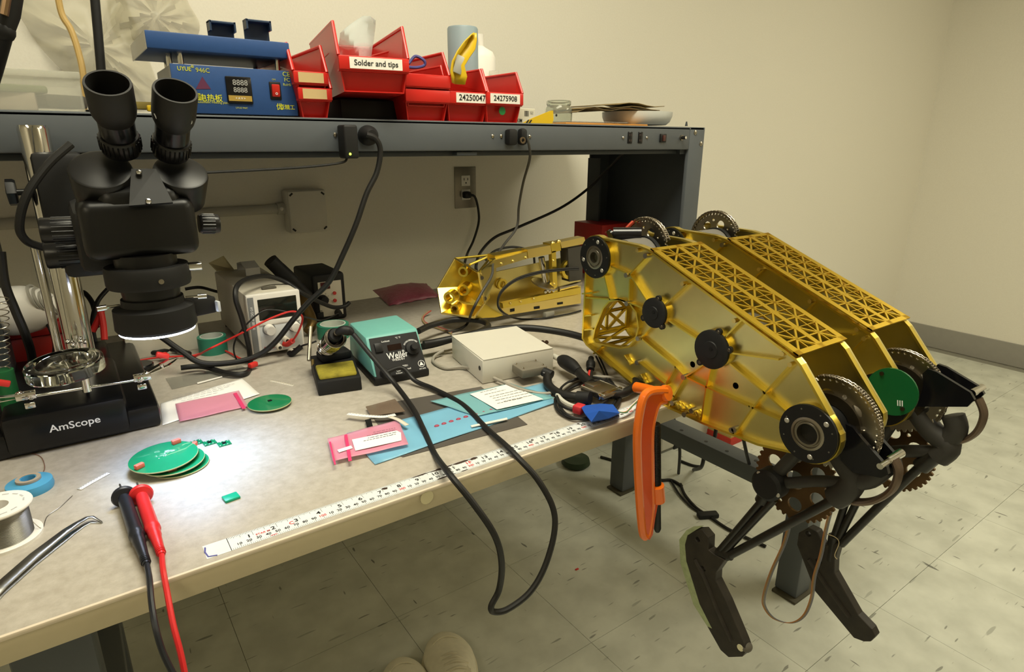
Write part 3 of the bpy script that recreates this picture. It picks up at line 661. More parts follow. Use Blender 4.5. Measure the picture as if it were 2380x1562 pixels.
# ------------------------------------------------------------------ helping-hand magnifier on the microscope base
hh = thing('helping_hand', (-.10, .43, T+.06), 'chrome helping-hand stand with a round magnifier lens', 'magnifier')
lc = at(152, 853, y=.40); tilt = M.Rotation(.08, 3, 'X') @ M.Rotation(-.06, 3, 'Y'); axl = tilt @ V((0, 0, 1))
lr = .0465
B().lathe([(0, -.0085), (lr*.55, -.0082), (lr*.8, -.0078), (lr, -.0075), (lr, .0075), (lr*.97, .009), (lr*.74, .009), (lr*.70, .0078), (lr*.35, .0095), (0, .0102)], lc, axl, 48).build('lens', glass, hh)
r0, r1 = at(72, 922, y=.385), at(322, 882, y=.385)
B().tube([r0, r1], .0024, 12).build('rod', chrome, hh)
cm = at(200, 897, y=.385); B().cyl(cm+V((0, 0, -.008)), cm+V((0, 0, .014)), .0055, n=16).build('lens_clamp', chrome, hh)
B().tube([cm+V((0, .004, 0)), V((cm.x, .44, T+.062)), ], .0028, 10).build('support', chrome, hh)
def joint(p, s):
    b = B().ball(p, .0055, 8).ball(p+V((s*.011, 0, .006)), .0048, 8); b.cyl(p+V((s*.004, -.010, .002)), p+V((s*.004, .010, .002)), .0022, n=10)
    b.box(p+V((s*.005, -.004, .003)), (.022, .0022, .010), .001); b.box(p+V((s*.005, .004, .003)), (.022, .0022, .010), .001); b.box(p+V((s*.002, -.012, -.008)), (.012, .003, .008), .0015)
    return b.build('joint', chrome, hh)
joint(r0, -1); joint(r1, 1)
def croc(p, d, nm='alligator_clip'):
    p, d = V(p), V(d).normalized(); u = frame(d)[0]; v = d.cross(u); b = B()
    for s in (-1, 1):
        b.plate([p+v*s*.0015-u*.0045, p+v*s*.0015+u*.0045, p+d*.034+v*s*.004+u*.003, p+d*.034+v*s*.004-u*.003], .0012)
        b.plate([p+d*.034+v*s*.004-u*.003, p+d*.034+v*s*.004+u*.003, p+d*.052+u*.0016+v*s*.0008, p+d*.052-u*.0016+v*s*.0008], .001)
    b.cyl(p+d*.024-v*.004, p+d*.024+v*.004, .003, n=10)
    return b.build(nm, chrome, hh)
croc(r1+V((.012, 0, .008)), at(385, 845, y=.40)-(r1+V((.012, 0, .008)))); croc(r0+V((-.012, 0, .004)), V((-1, 0, .05)))
for p in (at(378, 826, y=.41), at(4, 890, y=.385)):
    B().box(p, (.018, .008, .008), .002, M.Rotation(.4, 3, 'Y')).build('red_sleeve', redw, hh)
lc2 = at(178, 797, y=.46); b = B()
for i in range(6): b.ball(lc2+V((.010*math.cos(i*1.05), .008*math.sin(i*1.05), .004*(i % 2))), .0036, 6)
b.cyl(lc2+V((0, 0, -.03)), lc2+V((0, 0, .012)), .004).build('wing_nut', chrome, hh)
# ------------------------------------------------------------------ bench power supply
def hexa(P, nm, m, par, r=.003):
    # P: front-bottom-left, front-bottom-right, front-top-right, front-top-left, then the same four at the back
    bm = bmesh.new(); vs = [bm.verts.new(V(p)) for p in P]
    for f in ((0, 1, 2, 3), (5, 4, 7, 6), (4, 0, 3, 7), (1, 5, 6, 2), (3, 2, 6, 7), (4, 5, 1, 0)): bm.faces.new([vs[i] for i in f])
    if r: bmesh.ops.bevel(bm, geom=bm.edges[:], offset=r, segments=2, affect='EDGES', profile=.5)
    bm.verts.index_update(); b = B().add([v.co.copy() for v in bm.verts], [[v.index for v in f.verts] for f in bm.faces]); bm.free()
    return b.build(nm, m, par)
psu = thing('power_supply', (.22, .75, T), 'white benchtop power supply with two knobs and a dark display', 'power supply')
beige = mat('beige_case', 'C9C2B2', .55, 0, .05, 40); greycase = mat('grey_case', 'A9A79F', .5, 0, .05, 40)
x0, x1, yf, yb, zb, zt = .170, .272, .615, .91, T+.008, .999
for dx in (.012, x1-x0-.012):
    for yy in (yf+.02, yb-.02): B().cyl((x0+dx, yy, T), (x0+dx, yy, zb+.001), .007, n=12).build('foot', rubber, psu)
B().span((x0+.001, yf+.012, zb), (x1-.001, yb, zt-.001), .004).build('case', beige, psu)
fp = B().span((x0, yf, zb), (x1, yf+.014, zt), .003).build('front_panel', white, psu)
B().span((x0+.002, yf-.001, zb+.004), (x0+.013, yf+.002, zt-.004), .0005).build('side_strip', mat('strip_grey', '77797A', .5), psu)
B().span((x0+.020, yf-.001, zt-.052), (x1-.008, yf+.004, zt-.010), .001).build('display', mat('dark_display', '1F211C', .12, 0, .1), psu)
B().span((x0+.018, yf-.0018, zt-.062), (x1-.004, yf+.002, zt-.053), .001).build('display_ledge', white, psu)
B().span((x0+.018, yf-.0005, zb+.004), (x1-.004, yf+.002, zt-.064), .001).build('lower_plate', mat('pale_grey_plate', 'C6C8C8', .5), psu)
lettering('I/O DC UP SENSE', .006, (x0+.0075, yf-.0012, zb+.075), (0, 0, -1), (1, 0, 0), whitetxt, psu)
lettering('Sorensen', .0085, (x0+.040, yf-.0008, zb+.011), (1, 0, 0), (0, 0, 1), mat('dark_red_print', '9A2A2A', .6), psu, xs=1.15)
for px, py in ((625, 765), (683, 757)):
    c = at(px, py, y=yf); k = B().lathe([(0, .017), (.0085, .017), (.0095, .015), (.0105, 0)], c, (0, -1, 0), 24).build('knob', white, psu)
    B().ring(c, (0, -1, 0), .0105, .0125, .0012).build('knob_ring', mat('strip_grey', '77797A'), k)
for px, py, m_ in ((645, 803, offwhite), (662, 787, offwhite), (675, 815, offwhite)):
    c = at(px, py, y=yf); k = B().lathe([(0, .0), (.0058, 0), (.006, .016), (.0045, .018), (.002, .018), (.002, .01)], c, (0, -1, 0), 20).build('terminal', m_, psu)
    B().ring(c+V((0, -.0182, 0)), (0, -1, 0), .0018, .0032, .0004).build('socket', black, k)
hb = [V((.215, y_, z_)) for y_, z_ in ((.80, zt+.002), (.80, zt+.018), (.84, zt+.027), (.88, zt+.018), (.885, zt+.001))]
b = B()
for p, q in zip(hb[:-1], hb[1:]):
    b.plate([p, q, q+V((.03, 0, 0)), p+V((.03, 0, 0))], .003)
b.build('handle', greycase, psu, 0)
B().box((.225, .66, zt+.0015), (.028, .012, .003), .001).build('handle_latch', mat('latch_dark', '5a564c', .5), psu)
B().plate([at(485, 612, y=.86), at(520, 595, y=.86), at(545, 628, y=.90), at(503, 630, y=.90)], .001).build('paper_tag', mat('manila', 'B9AE86', .8), label='small manila paper tag stuck on the power supply', cat='tag')

# ------------------------------------------------------------------ hot air rework station
ha = thing('hot_air_station', (.40, .86, T), 'black hot-air rework station with a white control face', 'rework station')
yf = .80; a0, a1 = .356, .434; zt = .985
B().span((a0, yf, T), (a1, .945, zt), .007, 3).build('case', blackm, ha)
fa = B().span((a0+.012, yf-.002, T+.012), (a1-.010, yf+.002, zt-.018), .001).build('control_face', offwhite, ha)
c = at(756, 664, y=yf-.003); B().box(c, (.022, .002, .016)).build('display', mat('red_display', '4A0E10', .2), ha); lettering('111', .012, c+V((.002, -.0012, 0)), (1, 0, 0), (0, 0, 1), mat('dull_red', '7A2022', .5), ha)
for px, py in ((777, 681), (778, 698)): c = at(px, py, y=yf-.002); B().cyl(c, c+V((0, -.003, 0)), .0042, n=16).build('button', mat('button_red', 'C83A36', .4), ha)
c = at(750, 696, y=yf-.002); B().lathe([(0, .016), (.009, .016), (.0105, .013), (.0115, 0)], c, (0, -1, 0), 24).build('dial', blackm, ha)
for k in range(9):
    a = math.radians(-40+k*32.5); d = V((-math.cos(a), 0, math.sin(a))); B().tube([c+d*.0135+V((0, -.0002, 0)), c+d*.0165+V((0, -.0002, 0))], .0004, 4).build('tick', blacktxt, ha)
c = at(744, 732, y=yf-.002); B().box(c, (.016, .006, .013), .001).build('power_switch', black, ha); lettering('POWER', .0035, c+V((0, -.001, .0095)), (1, 0, 0), (0, 0, 1), blacktxt, ha)
c = at(785, 726, y=yf-.002); B().lathe([(0, .018), (.005, .018), (.0075, .006), (.0085, 0)], c, (0, -1, 0), 16).build('hose_socket', black, ha)
lettering('Quick', .007, at(740, 643, y=yf-.0025), (1, 0, 0), (0, 0, 1), blacktxt, ha)
B().tube(cr([at(628, 605, y=.80), at(645, 622, y=.80), at(680, 655, y=.79), at(715, 690, y=.79)], 5), [.016]*6+[.0165]*5+[.014]*5, 16).build('gun_handle', blackm, ha)
B().cable([at(700, 688, y=.785), at(725, 745, y=.72), at(716, 770, y=.70)], .011, 5, 14).build('gun_nozzle', mat('brass_tube', '7A6238', .35, .8), ha)

# ------------------------------------------------------------------ soldering station
ws = thing('soldering_station', (.365, .43, T), 'teal soldering station with a black front panel', 'soldering station')
teal = mat('teal_plastic', '72B3AB', .45, 0, .05, 60, .03); tealb = mat('teal_side', '5EA3A0')
fbl, fbr = V((.310, .352, T+.012)), V((.410, .344, T+.012)); ftl, ftr = V((.313, .392, .949)), V((.413, .384, .952))
bbl, bbr = V((.326, .510, T+.012)), V((.425, .500, T+.012)); btl, btr = V((.322, .490, .952)), V((.418, .482, .955))
hexa([fbl, fbr, ftr, ftl, bbl, bbr, btr, btl], 'case', teal, ws, .005)
hexa([fbl+V((-.002, -.004, -.012)), fbr+V((.002, -.004, -.012)), fbr+V((.002, -.004, .003)), fbl+V((-.002, -.004, .003)), bbl+V((0, .003, -.012)), bbr+V((.002, .003, -.012)), bbr+V((.002, .003, .003)), bbl+V((0, .003, .003))], 'base', blackm, ws, .004)
uu = (fbr-fbl).normalized(); vv = (ftl-fbl).normalized(); vv = (vv-uu*vv.dot(uu)).normalized(); nn = uu.cross(vv)
W, Hh = (fbr-fbl).length, (ftl-fbl).length
def fpnt(a, b, h=0): return fbl+uu*(a*W)+vv*(b*Hh)+nn*h
panel = B().prism([(.04*W, -.06*Hh), (.99*W, -.06*Hh), (.99*W, .06*Hh), (.95*W, .95*Hh), (.06*W, .95*Hh)], fbl, uu, vv, -.002, .0018).build('front_panel', mat('panel_black', '1B1B1D', .5, 0, .1, 80), ws, 0)
B().box(fpnt(.19, .70, .003), (.014, .004, .017), .001, M((uu, -nn, vv)).transposed()).build('power_switch', black, panel)
B().box(fpnt(.48, .66, .0018), (.026, .001, .011), 0, M((uu, -nn, vv)).transposed()).build('display', mat('display_brown', '20120E', .15), panel)
lettering('Weller', .0165, fpnt(.50, .46, .0019), uu, vv, whitetxt, panel, xs=.85); lettering('®', .006, fpnt(.62, .53, .0019), uu, vv, whitetxt, panel)
lettering('WESD51', .0065, fpnt(.50, .36, .0019), uu, vv, whitetxt, panel)
lettering('Lockout', .0045, fpnt(.34, .83, .0019), uu, vv, whitetxt, panel); lettering('°C °F', .0045, fpnt(.58, .87, .0019), uu, vv, whitetxt, panel)
lettering('for PES51', .0045, fpnt(.56, .18, .0019), uu, vv, whitetxt, panel); lettering('Tiptool', .0045, fpnt(.62, .10, .0019), uu, vv, whitetxt, panel); lettering('Low\nVoltage', .004, fpnt(.45, .06, .0019), uu, vv, whitetxt, panel)
kc = fpnt(.80, .56, .0018)
B().lathe([(0, .016), (.0055, .016), (.0062, .006), (.0125, .005), (.013, 0)], kc, nn, 28).build('dial', blackm, panel)
pts = [(kc+uu*math.cos(a)*.0175+vv*math.sin(a)*.0175, kc+uu*math.cos(a)*.0145+vv*math.sin(a)*.0145) for a in [math.radians(40+i*9) for i in range(13)]]
b = B()
for (p0, q0), (p1, q1) in zip(pts[:-1], pts[1:]): b.plate([p0, q0, q1, p1], .0003)
b.build('dial_scale', whitetxt, panel, 0)
ec = fpnt(.90, .16, .0019); b = B().ring(ec, nn, .0056, .0064, .0002, 24); b.plate([ec+uu*-.004+vv*-.003, ec+uu*.004+vv*-.003, ec+vv*.0045], .0002); b.build('esd_symbol', whitetxt, panel, 0)
lettering('EPA SAFE', .0030, ec-vv*.0095, uu, vv, whitetxt, panel)
sk = fpnt(.20, .09, .0018); B().lathe([(0, .012), (.006, .012), (.0085, .004), (.010, 0)], sk, nn, 20).build('iron_socket', blackm, panel)

# ------------------------------------------------------------------ iron stand with sponge, iron
st = thing('iron_stand', (.26, .44, T), 'black soldering-iron stand with a coil holder and sponge tray', 'stand')
F0, F1 = V((.213, .362, T)), V((.284, .347, T)); K0, K1 = V((.243, .49, T)), V((.318, .478, T))
hexa([F0, F1, F1+V((0, .002, .024)), F0+V((0, .002, .024)), K0, K1, K1+V((0, 0, .030)), K0+V((0, 0, .030))], 'tray', blackm, st, .002)
up = V((0, 0, .0245))
sp = hexa([F0.lerp(K0, .07).lerp(F1.lerp(K1, .07), .06)+up, F0.lerp(K0, .07).lerp(F1.lerp(K1, .07), .93)+up, F0.lerp(K0, .07).lerp(F1.lerp(K1, .07), .93)+up+V((0, .003, .007)), F0.lerp(K0, .07).lerp(F1.lerp(K1, .07), .06)+up+V((0, .003, .007)),
           F0.lerp(K0, .52).lerp(F1.lerp(K1, .52), .04)+up, F0.lerp(K0, .52).lerp(F1.lerp(K1, .52), .93)+up, F0.lerp(K0, .52).lerp(F1.lerp(K1, .52), .93)+up+V((0, -.002, .009)), F0.lerp(K0, .52).lerp(F1.lerp(K1, .52), .04)+up+V((0, -.002, .009))], 'sponge', mat('burnt_sponge', '8F8428', .9, 0, .65, 70, .6), None, .003)
tag(sp, 'scorched yellow cleaning sponge in the iron stand tray', 'sponge')
B().box(K0.lerp(K1, .5)+V((-.004, -.028, .036)), (.055, .035, .014), .003).build('tool_rest', blackm, st)
cb = at(738, 800, y=.44); ct = at(779, 788, y=.40); axc = (at(779, 786, y=.395)-at(756, 812, y=.455)); o0 = at(757, 811, y=.455); Lc = axc.length; axc.normalize()
b = B(); u_, v_, w_ = frame(axc); n = 9*18; pts = []
for i in range(n+1):
    t = i/n; a = 2*PI*9*t; r = .0145+.0035*t; pts.append(o0+w_*(t*Lc)+(u_*math.cos(a)+v_*math.sin(a))*r)
b.tube(pts, .0015, 6).build('coil_holder', chrome, st)
B().lathe([(.0125, 0), (.0165, Lc*.98), (.0135, Lc), (.010, .0)], o0, axc, 28).build('holder_sleeve', darksteel, st)
B().tube([at(722, 760, y=.50), at(718, 838, y=.455)], .0035, 10).build('stand_post', steel, st)
B().tube([at(727, 835, y=.452), at(727, 850, y=.448)], .0028, 10).build('spare_tip', mat('brass_tip', '8E7A4A', .4, .8), st)
iron = thing('soldering_iron', at(779, 786, y=.40), 'black soldering iron pushed into the coil holder, cord looping to the floor', 'soldering iron')
ip = at(781, 776, y=.39); 
B().lathe([(0, -.03), (.011, -.03), (.0125, .0), (.010, .004), (0, .004)], ip-axc*.006, axc, 24).build('grip', blackm, iron)
B().cyl(ip-axc*.002, ip+axc*.006, .005, n=14).build('collar', darksteel, iron)
B().tube(cr([ip+axc*.003, at(795, 768, y=.383), at(812, 770, y=.378), at(822, 777, y=.372)], 5), [.005+.0035*min(1, i/6) if i < 11 else .0085-.0012*(i-10) for i in range(16)], 12).build('strain_relief', blackm, iron)
cpath = [at(822, 777, y=.372), at(870, 835, y=.335), at(920, 895, y=.29), at(960, 950, z=T+.012), at(985, 1000, z=T+.006), at(1010, 1055, y=.07), at(1043, 1100, y=-.012), at(1100, 1170, y=-.05), at(1150, 1245, y=-.07), at(1166, 1310, y=-.07), at(1160, 1370, y=-.06), at(1142, 1408, y=-.06), at(1148, 1422, y=-.06), at(1180, 1416, y=-.065), at(1230, 1378, y=-.07), at(1265, 1320, y=-.07), at(1288, 1240, y=-.065), at(1285, 1180, y=-.055), at(1250, 1115, y=-.035), at(1208, 1068, y=-.008), at(1175, 1035, z=T+.008), at(1130, 995, z=T+.005), at(1075, 940, z=T+.006), at(1010, 905, z=T+.006), at(965, 885, z=T+.010), at(935, 855, y=.335), sk+nn*.012]
B().cable(cpath, .0042, 7, 10).build('cord', rubber, iron)
# ------------------------------------------------------------------ things on the riser shelf
ZT = ZS1-.001
hp = thing('hot_plate', (.2, .66, ZT), 'blue electric heating plate with a red rocker switch on the shelf', 'hot plate')
yf = .60; hx0, hx1 = .098, .296; hz = 1.3995
B().span((hx0, yf, ZT+.004), (hx1, .76, hz), .002).build('control_box', mat('grey_side', '9A9A96', .5), hp)
fp = B().span((hx0-.001, yf-.003, ZT+.004), (hx1+.001, yf+.001, hz+.001), .001).build('front_panel', bluepaint, hp)
for px in (.115, .28):
    for yy in (yf+.03, .74): B().cyl((px, yy, ZT), (px, yy, ZT+.005), .008, n=12).build('foot', rubber, hp)
p0 = B().span((hx0-.030, yf-.004, 1.421), (hx1-.004, .80, 1.447), .002).build('heater_plate', bluepaint, hp)
B().span((hx0-.031, yf-.003, 1.420), (hx0-.0295, .80, 1.446)).build('plate_side', mat('bare_aluminium', 'B9B8B2', .35, .8), hp)
for px, yy in ((.118, .62), (.275, .62), (.118, .77), (.275, .77), (.105, .65)): B().cyl((px, yy, hz), (px, yy, 1.422), .0045, n=12).build('spacer', chrome, hp)
def clipz(px0, py0, px1, py1, yy, tl):
    a, b_ = at(px0, py0, y=yy), at(px1, py1, y=yy); b = B()
    b.span((a.x, yy-.006, 1.447), (b_.x, yy+.012, 1.450), .0005); zz = a.z
    b.span((a.x, yy+.008, 1.448), (b_.x, yy+.012, zz), .0005); b.span((a.x, yy-.012, zz-.004), (b_.x, yy+.012, zz), .001); b.span((a.x, yy-.012, zz-.016), (a.x+.003, yy+.012, zz)); b.span((b_.x-.003, yy-.012, zz-.016), (b_.x, yy+.012, zz))
    return b.build('clamp_clip', mat('blue_black_clip', '2B3B52', .4), hp, 0)
clipz(482, 48, 548, 92, .66, 0); clipz(567, 45, 630, 95, .66, 0)
F = lambda px, py: at(px, py, y=yf-.0032)
X_, Z_ = (1, 0, 0), (0, 0, 1)
lettering('UYUE', .0092, F(428, 160), X_, Z_, yellowtxt, fp, xs=.9); lettering('®', .006, F(447, 155), X_, Z_, yellowtxt, fp); lettering('946C', .0098, F(471, 164), X_, Z_, mat('dull_yellow', 'A9AC4A', .6), fp)
lettering('电热板', .0125, F(490, 229), X_, Z_, yellowtxt, fp); lettering('控温', .0125, F(450, 226), X_, Z_, yellowtxt, fp); lettering('Automatic Heating plate', .0052, F(495, 238), X_, Z_, mat('dull_yellow', 'A9AC4A'), fp)
b = B(); t3 = [F(455, 207), F(490, 207), F(470, 178)]; b.plate(t3, .0003); b.build('warning_mark', mat('maroon_print', '5A2545', .6), fp, 0)
d = B().box(F(556, 210), (.042, .006, .044), .002).build('controller', blackg, fp); c = F(556, 210)
lettering('8888', .0125, F(557, 193)+V((0, -.0032, 0)), X_, Z_, mat('grey_digits', '9A9A98', .4), d); lettering('8888', .0115, F(558, 210)+V((0, -.0032, 0)), X_, Z_, mat('grey_digits', '9A9A98'), d)
B().box(F(558, 229)+V((0, -.0031, 0)), (.038, .0006, .009)).build('button_strip', mat('gold_strip', 'A98C42', .4), d)
lettering('< A V >', .005, F(558, 229)+V((0, -.0036, 0)), X_, Z_, whitetxt, d)
rsw = B().box(F(640, 211), (.020, .004, .030), .002).build('switch_bezel', black, fp); B().box(F(640, 211)+V((0, -.003, 0)), (.014, .005, .021), .002, M.Rotation(.12, 3, 'X')).build('rocker', mat('lit_red', 'C0281E', .3), rsw); B().ring(F(641, 218)+V((0, -.0058, 0)), (0, -1, 0), .0012, .002, .0002, 12).build('off_mark', whitetxt, rsw)
lettering('CE', .011, F(665, 173), X_, Z_, mat('pale_yellow_print', 'B6C25A', .6), fp); lettering('FC', .009, F(667, 186), X_, Z_, mat('pale_yellow_print', 'B6C25A'), fp); lettering('RoHS', .006, F(667, 197), X_, Z_, mat('pale_yellow_print', 'B6C25A'), fp)
lettering('优', .012, F(650, 249), X_, Z_, yellowtxt, fp); lettering('亚精工', .009, F(668, 250), X_, Z_, yellowtxt, fp)
lettering('UYUE 946C', .004, F(562, 251), X_, Z_, mat('dull_yellow', 'A9AC4A'), fp)
lettering('ON', .004, F(636, 185), X_, Z_, mat('dull_yellow', 'A9AC4A'), fp)

# stacking bins: open scoop front, rim flange, label strip on the lip
def bin_(M4, W, D, H, lip, label, tags, sides_lab=None):
    t = .0022; root = thing('storage_bin', (M4 @ V((W/2, D/2, 0))), label, 'bin', 'red plastic storage bins on the shelf')
    b = B(); b.m = M4; tp = .010
    # body shell: bottom narrower than the top
    def wall(q, nn_t=t): b.plate(q, nn_t)
    b.plate([(tp, tp, 0), (W-tp, tp, 0), (W-tp, D-tp, 0), (tp, D-tp, 0)], t)
    b.plate([(tp, tp, 0), (tp, D-tp, 0), (0, D, H), (0, D*.10, H), (0, 0, lip)], -t); b.plate([(W-tp, tp, 0), (W-tp, D-tp, 0), (W, D, H), (W, D*.10, H), (W, 0, lip)], t)
    b.plate([(tp, D-tp, 0), (W-tp, D-tp, 0), (W, D, H), (0, D, H)], t); b.plate([(tp, tp+.012, 0), (W-tp, tp+.012, 0), (W-.004, .012, lip*.62), (.004, .012, lip*.62)], -t)
    body = b.build('body', redp, root, 0)
    b = B(); b.m = M4
    b.box((W/2, 0, lip*.80), (W+.002, .008, lip*.40), .002); b.box((W/2, .008, lip*.60), (W, .018, .004), .001); b.build('front_lip', redp, root)
    for xx in (0, W):
        b = B(); b.m = M4; b.tube([V((xx, 0, lip)), V((xx, D*.10, H)), V((xx, D, H))], .0032, 8); b.box((xx, D*.55, H*.62), (.004, D*.86, .004), .001); b.build('side_rim', redp, root)
    b = B(); b.m = M4; b.tube([V((0, D, H)), V((W, D, H))], .0032, 8).build('back_rim', redp, root)
    if tags:
        txt, sz, mt, wx = tags; R3 = M4.to_3x3()
        o = M4 @ V((W*wx[0]+W*wx[1]/2, -.0045, lip*.80)); b = B(); b.m = M4; b.box((W*wx[0]+W*wx[1]/2, -.0042, lip*.80), (W*wx[1], .0008, lip*.32)); lab = b.build('label', mt, root, 0)
        if txt: lettering(txt, sz, M4 @ V((W*wx[0]+W*wx[1]/2, -.0048, lip*.80)), R3 @ V((1, 0, 0)), R3 @ V((0, 0, 1)), blacktxt, lab)
    return root
labm = mat('label_paper', 'E9E5DC', .7); manil = mat('faded_label', 'C9AE7C', .7)
def place(x, y, z, rz=0, rx=0): return M.Translation((x, y, z)) @ M.Rotation(rz, 4, 'Z') @ M.Rotation(rx, 4, 'X')
def bx(pl, pr, yy): return at(pl[0], pl[1], y=yy).x, at(pr[0], pr[1], y=yy).x
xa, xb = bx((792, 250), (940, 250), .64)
B().span((xa, .64, ZT), (xb, .86, ZT+.040), .003).build('shade_block', blackm, None, 35, 'dark block standing in for shade under the Solder and tips bin', 'case')  # dark block added to stand in for the shade below the tilted bin
# left narrow pair, nested
xa, xb = bx((697, 240), (773, 240), .575)
bin_(place(xa, .580, ZT, -.03), xb-xa, .26, .098, .052, 'lower narrow red bin between hot plate and solder bin', ('', .01, manil, (.12, .72)))
bin_(place(xa-.006, .578, ZT+.027, -.03), xb-xa, .26, .098, .052, 'upper narrow red bin nested beside the blue hot plate', ('', .01, manil, (.12, .75)))
# middle pair, nested
xa, xb = bx((946, 255), (1046, 255), .575)
bin_(place(xa, .580, ZT, -.02), xb-xa, .26, .105, .060, 'lower unlabelled red bin of the pair right of the solder bin', None)
bin_(place(xa, .577, ZT+.028, -.02), xb-xa, .26, .105, .060, 'upper unlabelled red bin holding a purple cable', None)
# solder and tips, perched on the neighbours and tilted
xa, xb = bx((768, 200), (935, 200), .565)
bin_(place(xa+.012, .545, ZT+.047, -.16, -.03), .128, .27, .118, .060, 'red bin labelled Solder and tips perched above its neighbours', ('Solder and tips', .0135, labm, (.14, .76)))
xa, xb = bx((1044, 255), (1138, 255), .575)
bin_(place(xa, .580, ZT, .0), xb-xa, .24, .108, .060, 'red bin with number label 24250047', ('24250047', .0165, labm, (.18, .78)))
xa, xb = bx((1130, 262), (1213, 262), .575)
bin_(place(xa, .574, ZT, .0), xb-xa, .24, .106, .062, 'rightmost red bin with number label 24275908 and green dot', ('24275908', .0155, labm, (.08, .82)))
B().cyl(at(1167, 258, y=.5795), at(1167, 258, y=.5795)+V((0, -.001, 0)), .0085, n=20).build('green_dot', mat('green_sticker', '1E7A3A', .5), label='round green sticker on the rightmost red bin', cat='sticker')
# contents
def sheet(name, grid, m, label, cat, t=.0006, par=None, smooth=60):
    R_, C_ = len(grid), len(grid[0]); b = B(); b.add([p for r in grid for p in r], [(i*C_+j, i*C_+j+1, (i+1)*C_+j+1, (i+1)*C_+j) for i in range(R_-1) for j in range(C_-1)])
    o = b.build(name, m, par, smooth, label, cat); so = o.modifiers.new('solid', 'SOLIDIFY'); so.thickness = t; return o
film = mat('clear_film', 'DCE4E4', .18, 0, .02, 10, trans=.55, ior=1.05, alpha=.55); 
g = []
for i in range(9):
    v_ = i/8; row = []
    for j in range(7):
        u_ = j/6; px = 775+(1-v_)*0 + (80+10*(1-v_))*u_ + 15*v_ + 12*math.sin(v_*3+u_*5)*.3; py = 140-(108*v_)*(1-.55*abs(u_-.75))
        row.append(at(px, py, y=.60+.02*math.sin(u_*6+v_*4)))
    g.append(row)
sheet('plastic_bag', g, film, 'clear plastic bag sticking out of the Solder and tips bin', 'bag')
B().cable([at(950, 148, y=.62), at(965, 131, y=.62), at(985, 140, y=.61), at(986, 152, y=.61), at(968, 157, y=.61), at(948, 156, y=.60)], .003, 7, 8).build('purple_cable', mat('purple_wire', '4A4A88', .45), label='purple cable loop in the upper unlabelled red bin', cat='cable')
yl = mat('yellow_plastic', 'D9B420', .35, 0, .06, 20)
b = B(); prof = [(1050, 192, 1081, 197), (1046, 165, 1086, 178), (1050, 142, 1080, 153), (1062, 118, 1091, 135), (1078, 96, 1105, 115), (1095, 79, 1109, 92), (1102, 75, 1108, 77)]
L_ = [at(a, c, y=.568) for a, c, _, _ in prof]; R2 = [at(a, c, y=.568) for _, _, a, c in prof]; Md = [(p+q)/2+V((0, .016, 0)) for p, q in zip(L_, R2)]
b.add(L_+Md+R2, [(k*7+i, k*7+i+1, (k+1)*7+i+1, (k+1)*7+i) for k in range(2) for i in range(6)])
o = b.build('yellow_scoop', yl, None, 60, 'yellow plastic scoop standing in bin 24250047', 'scoop'); o.modifiers.new('s', 'SOLIDIFY').thickness = .002
B().box(at(1066, 150, y=.574), (.020, .004, .036), .002, M.Rotation(.3, 3, 'Y')).build('silver_pack', mat('silver_pack', 'B9B9B2', .4, .3), label='small silver pack tucked in the yellow scoop', cat='packet')
bl = at(1075, 200, y=.80)
B().lathe([(0, 0), (.045, 0), (.046, .004), (.046, .16), (.038, .175), (.020, .185), (.016, .188), (.016, .215), (0, .215)], (at(1110, 120, y=.82).x, .82, ZT), (0, 0, 1), 32).build('white_bottle', white, label='white plastic bottle behind the numbered red bins', cat='bottle')
p = at(1075, 64, y=.80); q = at(1075, 250, y=.80)
B().lathe([(0, 0), (.036, 0), (.037, .003), (.037, p.z-ZT-.004), (.035, p.z-ZT), (0, p.z-ZT)], (p.x, .80, ZT), (0, 0, 1), 32).build('grey_canister', mat('blue_grey', '8FA0A8', .5), label='blue-grey canister behind the yellow scoop', cat='canister')
p = at(1148, 165, y=.76); B().lathe([(0, 0), (.022, 0), (.022, p.z-ZT-.02), (.012, p.z-ZT-.012), (.012, p.z-ZT), (0, p.z-ZT)], (p.x, .76, ZT), (0, 0, 1), 20).build('clear_bottle', clearp, label='small clear bottle between the two numbered bins', cat='bottle')
# white carton
c0 = at(1190, 282, y=.60); b = B()
b.box((c0.x+.040, .635, ZT+.017), (.07, .05, .034), .001, M.Rotation(.2, 3, 'Z')); ct = b.build('small_carton', mat('white_card', 'DDD8C4', .7), None, 0, 'small white carton with barcode beside the rightmost bin', 'box')
R_ = M.Rotation(.2, 3, 'Z'); fo = V((c0.x+.040, .635, ZT+.017)) + R_ @ V((0, -.0254, 0))
for i, w_ in enumerate((.0012, .0006, .0018, .0008, .0014, .0006, .001)): B().box(fo+R_ @ V((-.002+i*.0022, 0, .006)), (w_, .0003, .012), 0, R_).build('barcode_bar', blacktxt, ct, 0)
lettering('KIM', .011, fo+R_ @ V((-.02, -.0002, -.010)), R_ @ V((1, 0, 0)), (0, 0, 1), blacktxt, ct)
lettering('24V DC\n500mA', .0035, fo+R_ @ V((.022, -.0002, .008)), R_ @ V((1, 0, 0)), (0, 0, 1), blacktxt, ct)
